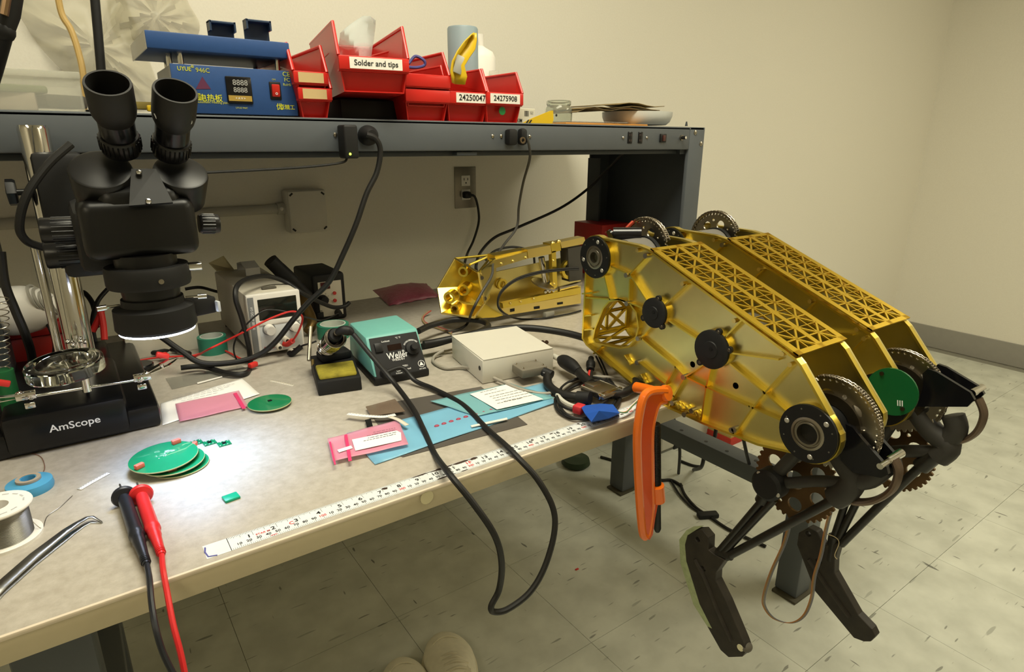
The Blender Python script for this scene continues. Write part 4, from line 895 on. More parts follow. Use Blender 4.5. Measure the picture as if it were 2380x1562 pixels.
# yellow folded tab
yt = B().prism([(0, 0), (.088, 0), (.092, .010), (.090, .030), (.082, .029), (.03, .012)], (at(1212, 287, y=.575).x, .575, ZT), (1, 0, 0), (0, 0, 1), -.001, .001).build('yellow_card', yl, None, 0, 'folded bright yellow card leaning at the shelf edge', 'card')
for dx in (.012, .020): B().prism([(dx, .001), (dx+.004, .001), (dx+.010, .008), (dx+.006, .008)], (at(1212, 287, y=.5735).x, .5735, ZT), (1, 0, 0), (0, 0, 1), 0, .0004).build('stripe', blacktxt, yt, 0)
B().cyl(at(1293, 268, y=.5738), at(1293, 268, y=.5738)+V((0, -.0004, 0)), .003, n=12).build('hole_mark', blacktxt, yt)
# glass jar
jx = at(1298, 270, y=.68)
B().lathe([(0, 0), (.030, 0), (.034, .004), (.035, .030), (.034, .040), (.030, .046), (.029, .048), (.031, .050), (.031, .058), (.029, .060), (.0275, .060), (.0275, .047), (.032, .040), (.033, .028), (.032, .006), (0, .004)], (jx.x, .68, ZT), (0, 0, 1), 36).build('glass_jar', mat('jar_glass', 'E4E8DE', .04, 0, .02, 5, trans=.9, ior=1.32), label='empty clear glass jar without a lid on the shelf', cat='jar')
# papers and dish at the right end
def slab(name, pts, yy0, yy1, z0, z1, m, label, cat):
    a = at(pts[0], 285, y=yy0).x; c = at(pts[1], 285, y=yy0).x
    return B().box(((a+c)/2, (yy0+yy1)/2, (z0+z1)/2), (c-a, yy1-yy0, z1-z0), .0008, M.Rotation(random.uniform(-.05, .05), 3, 'Z')).build(name, m, None, 30, label, cat)
kraft = mat('kraft_paper', 'B9905A', .8, 0, .1, 20); kraft2 = mat('orange_envelope', 'C98A3E', .75, 0, .08, 20)
slab('envelope', (1318, 1505), .60, .76, ZT, ZT+.006, kraft2, 'orange padded envelope lying flat at the bottom of the paper pile', 'envelope')
dx = at(1475, 262, y=.70); B().lathe([(0, 0), (.082, 0), (.092, .008), (.098, .022), (.0985, .034), (.092, .034), (.086, .012), (0, .010)], (dx.x+.01, .70, ZT+.007), (0, 0, 1), 48).build('white_dish', mat('white_dish', 'D5D7D2', .45), label='shallow white plastic dish under the brown sheets', cat='dish')
slab('clear_packet', (1320, 1460), .60, .75, ZT+.008, ZT+.0095, film, 'crumpled clear packet on top of the orange envelope', 'packet')
g = [[at(1322+145*u_, 262-8*math.sin(u_*7)-14*u_+v_*16, y=.60+.12*v_) for u_ in [i/8 for i in range(9)]] for v_ in (0, .5, 1)]
for i, (pa, pb, zz, rz, m_, lb) in enumerate((((1340), (1500), .044, .06, mat('brown_card', '6B5A3A', .8), 'lowest brown card sheet on the white dish'), ((1350), (1535), .049, -.04, mat('brown_card2', '7A6843', .8), 'middle brown card sheet on the white dish'), ((1372), (1545), .056, .03, mat('brown_card3', '86744C', .8), 'topmost brown card sheet on the white dish'))):
    a, c = at(pa, 250, y=.63).x, at(pb, 240, y=.63).x; b = B(); n = 8
    vs = [V((a+(c-a)*k/n, yy, ZT+zz+.004*math.sin(k*1.3+i)-(.012 if k < 2 else 0)*(2-k)/2)) for yy in (.63, .76) for k in range(n+1)]
    b.add(vs, [(k, k+1, k+n+2, k+n+1) for k in range(n)]); o = b.build('card_sheet', m_, None, 50, lb, 'card', 'brown card sheets on the dish'); o.modifiers.new('s', 'SOLIDIFY').thickness = .0016
# ------------------------------------------------------------------ adhesive ruler along the front edge
rul = thing('adhesive_ruler', (.34, .02, T), 'white adhesive ruler tape along the front bench edge with inches and millimetres', 'ruler')
ry0, ry1, zt = .009, .0345, T+.0004
B().span((-.024, ry0, T), (.705, ry1, zt)).build('tape', mat('ruler_white', 'D9DCDC', .5), rul, 0)
b = B(); rb = B()
def tick(bb, x, y0, y1, w): bb.add([(x-w, y0, zt+.0002), (x+w, y0, zt+.0002), (x+w, y1, zt+.0002), (x-w, y1, zt+.0002)], [(0, 1, 2, 3)])
for k in range(0, 16*27): 
    L_ = .0105 if k % 16 == 0 else .0065 if k % 8 == 0 else .0045 if k % 4 == 0 else .003
    tick(b, k*.0254/16, ry1-L_, ry1-.0003, .00016)
for k in range(0, 690, 2):
    L_ = .0055 if k % 10 == 0 else .0026; tick(b, k*.001, ry0+.0003, ry0+L_, .00014)
tick(b, 0, ry0, ry1, .0003)
b.build('tick_marks', blacktxt, rul, 0, kind='stuff')
for n in range(1, 27):
    m_ = redtxt if n % 12 == 0 else blacktxt
    lettering({12: '1F', 24: '2F'}.get(n, str(n)), .0085, (n*.0254-.0045, .0245, zt), (1, 0, 0), (0, 1, 0), m_, rul, xs=1.2)
for n in range(1, 69):
    red = n % 10 == 0
    lettering(str(n*10) if red else str((n % 10)*10) if n > 9 else str(n*10), .0058, (n*.01-.0006, .0165, zt), (1, 0, 0), (0, 1, 0), redtxt if red else blacktxt, rul)
for x, s in ((.035, 'STAR M'), (.066, 'C'), (.044, 'mm')): lettering(s, .0045 if s != 'C' else .008, (x, .0225 if s != 'mm' else .0118, zt), (1, 0, 0), (0, 1, 0), redtxt, rul)
dk = mat('tape_residue', '3A2A22', .8, 0, .4, 60)
for (x, y, w_, h_) in ((.232, .0325, .03, .003), (.262, .0315, .036, .005), (.292, .0315, .026, .006), (.312, .030, .014, .006), (.258, .0105, .028, .003), (.285, .0100, .012, .002), (.182, .029, .008, .005), (.41, .028, .006, .004), (.50, .030, .006, .004), (.62, .012, .03, .003), (.445, .028, .007, .003)):
    n = 14; pts = []
    for i in range(n):
        a = 2*PI*i/n; r = random.uniform(.65, 1.15); pts.append((x+w_/2*math.cos(a)*r, y+h_/2*math.sin(a)*r, zt+.0003))
    B().add(pts, [tuple(range(n))]).build('residue_patch', dk, rul, 0)
B().tube([V((-.022, .030, zt)), V((-.0235, .022, zt)), V((-.022, .012, zt)), V((-.014, .0095, zt))], .0009, 5).build('end_bracket', mat('violet_print', '5A5AA0', .6), rul)

# ------------------------------------------------------------------ flat sheets and bags
def flat(name, pts, m, label, cat, z=.0006, t=.0005, par=None, group=None, wob=0):
    q = [tb(px, py, z) for px, py in pts]
    if wob:
        for p in q: p.z += random.uniform(0, wob)
    b = B(); n = len(q); b.add([V((p.x, p.y, p.z)) for p in q]+[V((p.x, p.y, p.z+t)) for p in q], [tuple(range(n))[::-1], tuple(range(n, 2*n))]+[(i, (i+1) % n, (i+1) % n+n, i+n) for i in range(n)])
    return b.build(name, m, par, 0, label, cat, group)
def wavy(name, c4, m, label, cat, z=.001, amp=.0015, n=14, k=5, t=.0003, par=None, seed=1):
    rnd = random.Random(seed); ph = [rnd.uniform(0, 6) for _ in range(4)]; c = [tb(px, py) for px, py in c4]; vs = []
    for i in range(n+1):
        for j in range(n+1):
            u_, v_ = i/n, j/n; p = (c[0]*(1-u_)+c[1]*u_)*(1-v_)+(c[3]*(1-u_)+c[2]*u_)*v_
            vs.append(V((p.x, p.y, T+z+amp*(1+.5*math.sin(u_*k*2+ph[0]+v_*3)+.5*math.sin(v_*k*1.7+ph[1]-u_*2)))))
    b = B().add(vs, [(i*(n+1)+j, (i+1)*(n+1)+j, (i+1)*(n+1)+j+1, i*(n+1)+j+1) for i in range(n) for j in range(n)])
    o = b.build(name, m, par, 70, label, cat); o.modifiers.new('s', 'SOLIDIFY').thickness = t; return o
def lines(par, c4, rows, m=blacktxt, z=.002, name='printed_lines', w_=.0005):
    c = [tb(px, py) for px, py in c4]; b = B()
    for (v_, u0, u1) in rows:
        P = lambda u_, v2: (c[0]*(1-u_)+c[1]*u_)*(1-v2)+(c[3]*(1-u_)+c[2]*u_)*v2
        x = u0
        while x < u1:
            e = min(u1, x+random.uniform(.03, .10)); a, d = P(x, v_), P(e, v_); nv = V((-(d-a).y, (d-a).x, 0)).normalized()*w_
            b.add([V((a.x, a.y, T+z))-nv, V((d.x, d.y, T+z))-nv, V((d.x, d.y, T+z))+nv, V((a.x, a.y, T+z))+nv], [(0, 1, 2, 3)]); x = e+.018
    return b.build(name, m, par, 0)
bagblue = mat('blue_film', '8CCBEA', .22, 0, .12, 12, alpha=.70); bagpink = mat('pink_film', 'EFA0B8', .3, 0, .10, 14, alpha=.6); greyfilm = mat('static_grey_film', '6E6862', .25, .35, .15, 16); brownfilm = mat('smoky_film', '7C6A5A', .2, 0, .2, 14, alpha=.75)
flat('static_bag', [(850, 946), (1118, 899), (1226, 987), (936, 1063), (925, 1055)], greyfilm, 'dark grey antistatic bag lying under the blue film bag', 'bag', .0004)
wavy('blue_film_bag', [(806, 1012), (1262, 893), (1290, 940), (872, 1082)], bagblue, 'crinkled translucent blue bag with a white shipping label', 'bag', .0012, .0014, seed=3)
wavy('blue_film_bag', [(1000, 938), (1185, 898), (1290, 930), (1110, 975)], mat('teal_film', '8CC7CE', .25, 0, .1, 12, alpha=.7), 'paler teal film bag on top of the crinkled blue bag', 'bag', .0042, .001, seed=5)
lab_ = flat('shipping_label', [(1092, 916), (1180, 893), (1263, 928), (1155, 952)], paper, 'white shipping label stuck on the pale teal bag', 'label', .0072, .0003)
lines(lab_, [(1092, 916), (1180, 893), (1263, 928), (1155, 952)], [(.25, .1, .5), (.4, .1, .6), (.55, .12, .95), (.66, .12, .9), (.78, .1, .95), (.9, .2, .9), (.93, .05, .6)], z=.0079)
for i in range(9):
    u_ = i/8; p = tb(1015+135*u_+(8 if i > 4 else 0), 990-42*u_, .004); B().ball(p, .0042, 6, (1, .75, .45)).build('red_bead', mat('red_bead', 'A5445A', .4), None, label=('%s dark red bead from the left inside the blue bag' % ['first', 'second', 'third', 'fourth', 'fifth', 'sixth', 'seventh', 'eighth', 'ninth'][i]), cat='bead', group='red beads in the blue bag')
flat('white_stick', [(1094, 990), (1178, 972), (1180, 976), (1096, 994)], white, 'short white plastic stick on the blue bag', 'stick', .0042, .001)
flat('smoky_packet', [(850, 946), (918, 928), (942, 957), (862, 968)], brownfilm, 'small smoky brown packet beside the white tape strip', 'packet', .0060, .0008)
pk2 = wavy('pink_bag', [(762, 1030), (926, 985), (950, 1043), (774, 1082)], bagpink, 'pink antistatic bag with a white part label in front of the blue bag', 'bag', .0060, .0008, seed=9)
flat('bag_seal', [(800, 1012), (807, 1010), (818, 1071), (810, 1073)], mat('hot_pink', 'D8406E', .4), None, None, .0082, .0006, pk2)
flat('bag_seal', [(765, 1028), (769, 1027), (781, 1080), (777, 1081)], mat('hot_pink', 'D8406E'), None, None, .0082, .0006, pk2)
flat('paper_tab', [(784, 1046), (816, 1036), (820, 1042), (788, 1052)], paper, None, None, .0084, .0004, pk2)
pl = flat('part_label', [(818, 1022), (922, 1001), (932, 1006), (933, 1024), (826, 1048)], paper, 'white part-number label on the pink bag', 'label', .0084, .0003)
lines(pl, [(818, 1022), (922, 1001), (933, 1024), (826, 1048)], [(.25, .45, .95), (.45, .3, .95), (.65, .3, .95), (.82, .2, .9)], z=.0091)
flat('black_slip', [(848, 977), (862, 974), (872, 1012), (860, 1015)], black, 'black plastic slip tucked under the pink bag', 'slip', .0052, .0008)
def strip(pts, w_, m, label, dots=True, z=.0006, cat='strip'):
    P = [tb(px, py, z) for px, py in pts]; P = cr(P, 6); b = B(); vs = []
    for i, p in enumerate(P):
        d = (P[min(i+1, len(P)-1)]-P[max(0, i-1)]); nv = V((-d.y, d.x, 0)).normalized()*w_/2; vs += [p-nv, p+nv]
    b.add(vs, [(2*i, 2*i+2, 2*i+3, 2*i+1) for i in range(len(P)-1)]); o = b.build('carrier_tape', m, None, 50, label, cat, 'component carrier tape strips'); o.modifiers.new('s', 'SOLIDIFY').thickness = .0006
    if dots:
        bb = B()
        for i in range(1, len(P)-1, 1):
            for s_ in (-.28, .28):
                d = (P[i+1]-P[i-1]); nv = V((-d.y, d.x, 0)).normalized()*w_*s_; c = P[i]+nv+V((0, 0, .0007)); bb.add([c+V((-.0006, -.0004, 0)), c+V((.0006, -.0004, 0)), c+V((.0006, .0004, 0)), c+V((-.0006, .0004, 0))], [(0, 1, 2, 3)])
        bb.build('sprocket_holes', mat('hole_grey', '57544c'), o, 0)
    return o
strip([(808, 962), (850, 967), (890, 969), (919, 964)], .008, paper, 'white punched tape strip beside the smoky packet', z=.009)
strip([(905, 968), (925, 975), (946, 988)], .007, offwhite, 'short cream tape strip on the blue bag', False, .010)
strip([(628, 884), (650, 889), (682, 896)], .007, offwhite, 'cream tape strip lying near the iron stand')
strip([(184, 1138), (215, 1120), (252, 1100)], .0065, paper, 'white punched tape strip by the blue tape roll')
ps = wavy('paper_sheet', [(374, 940), (562, 880), (604, 918), (378, 990)], paper, 'white paper sheet under the small pink bag by the microscope', 'paper', .0006, .0008, seed=4)
lines(ps, [(400, 925), (560, 890), (575, 905), (405, 945)], [(.1, 0, .9), (.3, 0, .8), (.5, .0, .7), (.75, .1, .6)], mat('grey_print', '8A8A94', .7), .0030)
pb = wavy('pink_bag', [(408, 942), (556, 912), (576, 948), (418, 985)], bagpink, 'small pink antistatic bag on the white paper sheet', 'bag', .0024, .0006, seed=6)
flat('bag_seal', [(542, 915), (550, 913), (572, 949), (563, 951)], mat('hot_pink', 'D8406E'), None, None, .0042, .0004, pb)
flat('clear_packet', [(385, 880), (560, 850), (585, 862), (400, 905)], mat('grey_clear_film', '9A978C', .15, 0, .1, 10, alpha=.45), 'clear grey packet lying under the looping black lead', 'packet', .0006, .0006)
flat('white_tie', [(458, 890), (516, 875), (517, 877), (459, 893)], white, 'thin white cable tie lying by the clear packet', 'cable tie', .0014, .0008)

# ------------------------------------------------------------------ circuit boards
def board(px, py, rx, z, label, grp, con=(), tilt=0, txt=False):
    c = tb(px, py, z); r = (tb(px+rx, py, z)-tb(px-rx, py, z)).length/2
    root = thing('round_circuit_board', c, label, 'circuit board', grp); ax = V((-.02*tilt, -.03*tilt, 1)).normalized()
    B().lathe([(0, 0), (r, 0), (r, .0016), (0, .0016)], c, ax, 48).build('board', pcb, root)
    B().lathe([(r, -.0001), (r+.0003, .0002), (r+.0003, .0013), (r, .0017)], c, ax, 48).build('board_edge', pcbedge, root)
    for (qx, qy, a) in con:
        p = tb(qx, qy, z); p.z = c.z+.0016+.003-(p.x-c.x)*ax.x-(p.y-c.y)*ax.y
        o = B().box(p, (.011, .006, .006), .0008, M.Rotation(a, 3, 'Z')).build('connector', coral, root)
    if txt:
        lettering('ENC REV B\nMOTOR 2024\nLEFT', .0035, c+V((.012, .012, .0019)), (1, .35, 0), (-.35, 1, 0), whitetxt, root)
        for dx, dy in ((0, 0), (.003, .002), (-.006, -.004), (.002, -.001)): B().box(c+V((dx, dy, .002)), (.0012, .001, .0006)).build('chip', whitetxt, root, 0)
    return root
G = 'stacked round circuit boards'
board(419, 1081, 61, .0010, 'lowest green round circuit board of the stack in the light', G, [(412, 1099, .3)], .2)
board(403, 1073, 66, .0075, 'middle green round circuit board of the stack in the light', G, [(452, 1042, 1.0)], .6)
board(381, 1063, 72, .0140, 'topmost green round circuit board with red connectors at its rim', G, [(325, 1089, .5), (411, 1035, .3)], 1, True)
for p in ((400, 1090), (365, 1085)):
    B().box(tb(*p, .0098), (.010, .006, .006), .001).build('spacer_block', coral, None, label='coral connector block between the stacked boards' if p[0] == 400 else 'second coral block deeper between the stacked boards', cat='connector')
sb = board(627, 937, 48, .0045, 'single green round circuit board right of the paper sheet', None, [], 0)
B().box(tb(627, 931, .0066), (.006, .005, .0012)).build('chip', black, sb, 0); B().box(tb(632, 951, .002), (.014, .006, .004), .0005).build('connector', coral, sb)
for i, (px, py, rz) in enumerate(((455, 1029, .12), (487, 1029, .10), (521, 1031, .06))):
    c = tb(px, py, .0008); o = B().box(c, (.0165, .0145, .0014), 0, M.Rotation(rz, 3, 'Z')).build('small_circuit_board', pcb, None, 0, ['leftmost small square green circuit board of three', 'middle small square green circuit board of three', 'rightmost small square green circuit board of three'][i], 'circuit board', 'row of small square boards')
    B().box(c+V((0, 0, .0012)), (.005, .005, .001), 0, M.Rotation(rz, 3, 'Z')).build('chip', black, o, 0)
    for k in range(6): B().box(c+V((-.006+.0024*k, .0055*(1 if k % 2 else -1), .0009)), (.0012, .0012, .0004)).build('pad', whitetxt, o, 0)
B().box(tb(537, 1156, .0018), (.0175, .0145, .0034), .001, M.Rotation(.12, 3, 'Z')).build('green_gel_pad', mat('teal_gel', '14A884', .35, 0, .05), label='small teal green pad at the edge of the light', cat='pad')

# ------------------------------------------------------------------ test probes
def probe(name, m, tip, neck, end, leads, label):
    root = thing(name, end, label, 'probe'); ax = (end-tip); L = ax.length; ax.normalize(); r = .0062
    B().lathe([(0, -.020), (.0011, -.016), (.0013, .0), (.0030, .001), (.0036, .008), (.0046, .009)], tip, ax, 14).build('metal_tip', darksteel if m is black else steel, root)
    B().lathe([(.0046, .008), (.0052, .012), (.0125, .014), (.0130, .017), (.0118, .019), (.0064, .021), (.0070, .03), (.0072, L*.60), (.0078, L*.62), (.0078, L*.66), (.0062, L*.68), (.0066, L*.70), (.0060, L*.72), (.0064, L*.74), (.0056, L*.76), (.0044, L*.92), (.0034, L), (0, L)], tip, ax, 24).build('handle', m, root)
    b = B()
    for k in range(6): b.ring(end-ax*(.005+k*.0028), ax, .0030, .0046, .0012, 16)
    b.build('strain_ribs', m, root)
    B().cable([end]+leads, .0028, 8, 8).build('lead', m, root)
    return root
pblack = mat('probe_black', '1E2026', .35); pred = mat('probe_red', 'D02A2C', .35)
probe('test_probe', pblack, tb(283, 1140, .012), 0, tb(341, 1312, .010), [at(347, 1345, y=-.006), at(352, 1400, y=-.03), at(362, 1460, y=-.05), at(380, 1520, y=-.06), at(410, 1580, y=-.07)], 'black multimeter probe lying across the bench edge')
probe('test_probe', pred, tb(323, 1136, .012), 0, tb(376, 1290, .010), [at(379, 1325, y=.004), at(388, 1375, y=-.015), at(402, 1450, y=-.04), at(420, 1520, y=-.055), at(434, 1590, y=-.065)], 'red multimeter probe lying across the bench edge')

# ------------------------------------------------------------------ tweezers
tw = thing('tweezers', tb(100, 1300), 'steel curved-tip tweezers lying at the left bench edge', 'tweezers')
twm = mat('brushed_steel', 'A7A7A3', .34, 1, .1, 120)
for s_, dz, nm in ((1, .009, 'upper_arm'), (-1, .0012, 'lower_arm')):
    P = [(-60, 1440, .006), (0, 1378, .006), (80, 1308, .0055), (150, 1255, .004), (175, 1236, .003), (200, 1219, .0022), (215, 1213, .0016), (238, 1217, .0008)]
    P = [tb(px, py) for px, py, _ in P]; Wd = [.006, .006, .0055, .0042, .0030, .0022, .0014, .0006]; n = len(P); b = B(); vs = []
    for i, p in enumerate(P):
        d = P[min(i+1, n-1)]-P[max(0, i-1)]; nv = V((-d.y, d.x, 0)).normalized()*Wd[i]*1.1; z = T+.0012+(dz-.0012)*(1-abs(i/(n-1)-.45)*1.0 if s_ > 0 else .2)*(1 if i < n-1 else .3)
        off = V((.003*s_*math.sin(PI*i/(n-1)), .004*s_*math.sin(PI*i/(n-1)), 0)); vs += [V((p.x, p.y, z))-nv+off, V((p.x, p.y, z))+nv+off]
    b.add(vs, [(2*i, 2*i+2, 2*i+3, 2*i+1) for i in range(n-1)]); o = b.build(nm, twm, tw, 50); o.modifiers.new('s', 'SOLIDIFY').thickness = .0014

# ------------------------------------------------------------------ solder spool, blue tape, loose wire
sc = tb(44, 1248); sx = thing('solder_spool', (sc.x-.012, sc.y+.0, T), 'white spool of grey solder wire at the left bench edge', 'spool')
c = V((sc.x-.012, sc.y+.004, T))
B().lathe([(.011, 0), (.034, 0), (.034, .003), (.011, .003)], c, (0, 0, 1), 40).build('lower_flange', white, sx)
up_ = B().lathe([(.011, .038), (.031, .038), (.0315, .0395), (.031, .041), (.011, .041), (.010, .030), (.010, .003), (.011, .0)], c, (0, 0, 1), 40).build('upper_flange', white, sx)
prof = [(.012, .003)]
for k in range(24): prof += [(.0255, .003+k*.00146), (.0262, .0037+k*.00146)]
prof += [(.012, .038)]
B().lathe(prof, c, (0, 0, 1), 40).build('solder_wire', mat('solder', '9A9890', .35, .9, .1, 40), sx)
for k in range(14):
    a = k*.42; B().box(c+V((.0235*math.cos(a), .0235*math.sin(a), .0412)), (.0015, .006, .0004), 0, M.Rotation(a, 3, 'Z')).build('flange_print', mat('pale_grey_print', 'B5B5B5', .6), up_, 0)
B().cable([c+V((.026, .0, .012)), tb(98, 1228, .002), tb(110, 1200, .001), tb(140, 1178, .001), tb(168, 1152, .001)], .0004, 6, 5).build('loose_solder', steel, sx)
tcn = tb(72, 1138); c = V((tcn.x, tcn.y, T))
tr = B().lathe([(.0075, 0), (.0235, 0), (.0245, .004), (.0235, .011), (.013, .013), (.0125, .016), (.0075, .016), (.0075, 0)], c, (0, 0, 1), 40).build('blue_tape_roll', mat('blue_tape', '5CAEDB', .3, 0, .08, 20, trans=.2, ior=1.2), None, 35, 'translucent blue tape roll behind the solder spool', 'tape')
B().lathe([(.0080, .004), (.0130, .0135), (.0128, .0165), (.0085, .0165)], c, (0, 0, 1), 32).build('core', mat('tan_core', 'A89A88', .6), tr)
B().cable([tb(70, 1052, .001), tb(95, 1062, .001), tb(104, 1085, .001), tb(98, 1102, .001)], .0005, 6, 5).build('wire_offcut', mat('copper_thin', 'A87A6A', .4, .6), label='thin bent copper wire offcut in front of the microscope base', cat='wire')

# ------------------------------------------------------------------ rolls of green tape and carton behind
def roll(px, py, r, h, label, film_=False):
    p = tb(px, py); c = V((p.x, p.y, T)); gm = mat('green_tape', '2F7F66', .4, 0, .06)
    o = B().lathe([(r*.8, 0), (r, 0), (r, h), (r*.8, h), (r*.8, 0)], c, (0, 0, 1), 40).build('tape_roll', gm, None, 35, label, 'tape')
    B().lathe([(r*.74, 0), (r*.805, 0), (r*.805, h+.001), (r*.74, h+.001), (r*.74, 0)], c, (0, 0, 1), 40).build('core', mat('pale_core', 'C9D0C4', .6), o)
    return o
roll(776, 783, .034, .030, 'green tape roll behind the soldering iron stand'); roll(497, 818, .027, .034, 'green tape roll left of the white power supply')
p = tb(300, 842); B().span((p.x, p.y+.01, T), (p.x+.13, p.y+.07, T+.055), .002).build('white_carton', mat('white_card', 'DDD8C4'), label='white carton behind the microscope ring light', cat='box')
# ------------------------------------------------------------------ white interface box
wb = thing('interface_box', (.54, .32, T), 'low white metal interface box between soldering station and robot', 'box')
q = [V((.468, .249, 0)), V((.614, .231, 0)), V((.640, .385, 0)), V((.497, .405, 0))]
wh = mat('white_enamel', 'DAD6CA', .42, 0, .03, 30)
P = [V((p.x, p.y, T+.001)) for p in q]; Q = [V((p.x, p.y, T+.044)) for p in q]
hexa([P[0], P[1], Q[1], Q[0], P[3], P[2], Q[2], Q[3]], 'case', wh, wb, .0012)
u1 = (q[1]-q[0]).normalized(); B().plate([q[0]+V((0, 0, T+.0445))+u1*.002, q[1]+V((0, 0, T+.0445))-u1*.002, q[2]+V((0, 0, T+.0445)), q[3]+V((0, 0, T+.0445))], .0012).build('lid', wh, wb, 0)
sd = (q[3]-q[0]).normalized(); nr = V((-sd.y, sd.x, 0)); c = q[0]+sd*.012+V((0, 0, T+.027))
B().cyl(c, c+nr*.001, .0042, n=18).build('side_hole', black, wb)
# D-sub connector on the front
dn = V((u1.y, -u1.x, 0)); R3 = M((u1, -dn, V((0, 0, 1)))).transposed()
ds = thing('signal_cable', q[0]+u1*.085+V((0, 0, T)), 'thick black signal cable with clear connector hood plugged into the white box', 'cable')
c = q[0]+u1*.083+dn*.022+V((0, 0, T+.022))
B().box(c, (.052, .040, .016), .003, R3).build('connector_hood', mat('smoke_clear', '8E8778', .15, 0, .1, 30, trans=.3, ior=1.2), ds)
B().box(c+dn*-.004, (.040, .026, .010), .002, R3).build('connector_body', darksteel, ds)
for a, d in ((-.020, .012), (.020, .012), (-.02, -.014), (.02, -.014)): scr(c+u1*a+dn*d+V((0, 0, .008)), (0, 0, 1), .0022, ds, chrome)
B().tube([c+u1*.018+dn*.018+V((0, 0, -.002)), c+u1*.026+dn*.034+V((0, 0, -.005))], .0085, 12).build('strain_relief', blackm, ds)
B().cable([c+u1*.022+dn*.026+V((0, 0, -.004)), tb(1275, 895, .010), tb(1300, 915, .008), tb(1330, 922, .010), tb(1352, 922, .012)], .0078, 7, 12).build('cord', rubber, ds)
B().cyl(tb(1342, 924, .013), tb(1372, 926, .016), .011, n=18).build('ferrule', blackm, ds)
B().cyl(tb(1262, 868, .02), tb(1276, 872, .018), .0035, n=10).build('jack_screw', black, ds)
# metal multi-pin connector and thick cable from the station
mc = thing('power_cable', tb(1395, 910), 'heavy black cable looping from behind the soldering station to a metal connector', 'cable')
cc = tb(1392, 905, .018); R4 = M.Rotation(.08, 3, 'Z')
B().box(cc, (.046, .040, .010), .0015, R4).build('metal_hood', steel, mc); B().box(cc+V((.004, -.022, 0)), (.056, .006, .008), .001, R4).build('metal_face', chrome, mc); B().box(cc+V((.004, -.027, -.001)), (.048, .004, .006), .001, R4).build('pin_block', steel, mc)
B().box(cc+V((-.002, .014, .005)), (.018, .022, .004), .001, R4).build('hood_step', steel, mc)
for dx in (-.021, .021): B().tube([cc+V((dx, .02, .004)), cc+V((dx+.004, -.03, .003))], .0018, 8).build('latch_bar', chrome, mc)
B().cable([tb(1374, 892, .02), tb(1352, 872, .022), tb(1335, 855, .024), tb(1322, 848, .024)], .0085, 6, 12).build('inlet_cord', rubber, mc)
B().tube(cr([tb(1345, 864, .024), tb(1325, 848, .026), tb(1308, 838, .026), tb(1300, 834, .026)], 4), [.008, .0095, .011, .0125, .013, .013, .013, .0125, .0115, .010, .008, .006, .006], 16).build('moulded_boot', blackm, mc)
B().tube([tb(1303, 836, .026), tb(1288, 828, .024)], .0052, 12).build('grey_sleeve', mat('pale_sleeve', 'C9C6BA', .5), mc)
B().cable([tb(1418, 918, .014), tb(1450, 913, .014), tb(1476, 897, .016), tb(1478, 880, .018), tb(1462, 860, .020), tb(1440, 835, .024), tb(1405, 808, .028), tb(1350, 783, .032), tb(1280, 768, .036), tb(1210, 762, .040), tb(1140, 768, .040), tb(1075, 782, .036), tb(1020, 794, .030), tb(985, 800, .030)], .0072, 7, 12).build('cord', rubber, mc)
k = thing('station_cord', tb(1060, 770), 'black cord loop lying behind the soldering station', 'cable')
B().cable([tb(972, 770, .03), tb(1000, 757, .03), tb(1050, 744, .03), tb(1110, 744, .028), tb(1135, 757, .026), tb(1110, 773, .030), tb(1060, 786, .026), tb(1010, 800, .022), tb(980, 806, .022)], .0066, 7, 12).build('cord', rubber, k)
# brass pair of terminals behind the box
tm_ = thing('banana_plugs', tb(1265, 805), 'pair of dark banana plugs behind the white box', 'plug')
for dx in (0, 9): B().tube([tb(1248+dx, 808, .02), tb(1262+dx, 795, .038)], .004, 10).build('plug', mat('dark_brass', '4A382A', .35, .7), tm_)
# coil of black wire, grey wire, red/black leads
co = thing('wire_coil', tb(1360, 930), 'loose coil of thin black wire under the metal connector', 'cable')
for (cx, cy, rx, ry, z) in ((1362, 925, 72, 48, .003), (1372, 930, 70, 44, .006), (1358, 915, 62, 38, .009)):
    B().tube(cr([tb(cx+rx*math.cos(a), cy+ry*math.sin(a)+.12*rx*math.cos(a)*-1, z+.002*math.sin(3*a)) for a in [2*PI*i/14 for i in range(14)]], 4, True), .0026, 8, True).build('loop', rubber, co)
gw = thing('grey_cable', tb(1200, 880), 'thin grey cable running in front of the white box', 'cable')
B().cable([tb(1030, 815, .012), tb(1010, 828, .006), tb(1008, 842, .004), tb(1035, 856, .004), tb(1075, 853, .006), tb(1110, 862, .009), tb(1160, 884, .008), tb(1210, 905, .008), tb(1260, 915, .005), tb(1300, 908, .005), tb(1335, 885, .006), tb(1380, 876, .006), tb(1440, 880, .006), tb(1475, 895, .006), tb(1498, 905, .010), tb(1500, 915, .012)], .003, 7, 8).build('cord', mat('grey_sheath', '9C968A', .5), gw)
sl = thing('splice_lead', tb(1375, 840), 'short black connector with red and black wires beside the robot', 'cable')
B().lathe([(0, 0), (.006, 0), (.0075, .004), (.0055, .010), (.0085, .016), (.0085, .026), (.0055, .03), (.0055, .044), (0, .045)], tb(1372, 860, .018), tb(1375, 815, .030)-tb(1372, 860, .018), 16).build('connector', blackm, sl)
B().cable([tb(1371, 862, .018), tb(1367, 880, .010), tb(1356, 900, .010)], .0028, 6, 8).build('red_wire', redw, sl); B().cable([tb(1375, 862, .018), tb(1373, 880, .012), tb(1362, 900, .010)], .0028, 6, 8).build('black_wire', rubber, sl)
for dx in (0, 7): B().cable([tb(1385+dx, 828, .03), tb(1398+dx, 855, .008), tb(1408+dx, 878, .004), tb(1420+dx, 895, .004), tb(1415+dx, 905, .004)], .0020, 6, 6).build('thin_wire', rubber, sl)
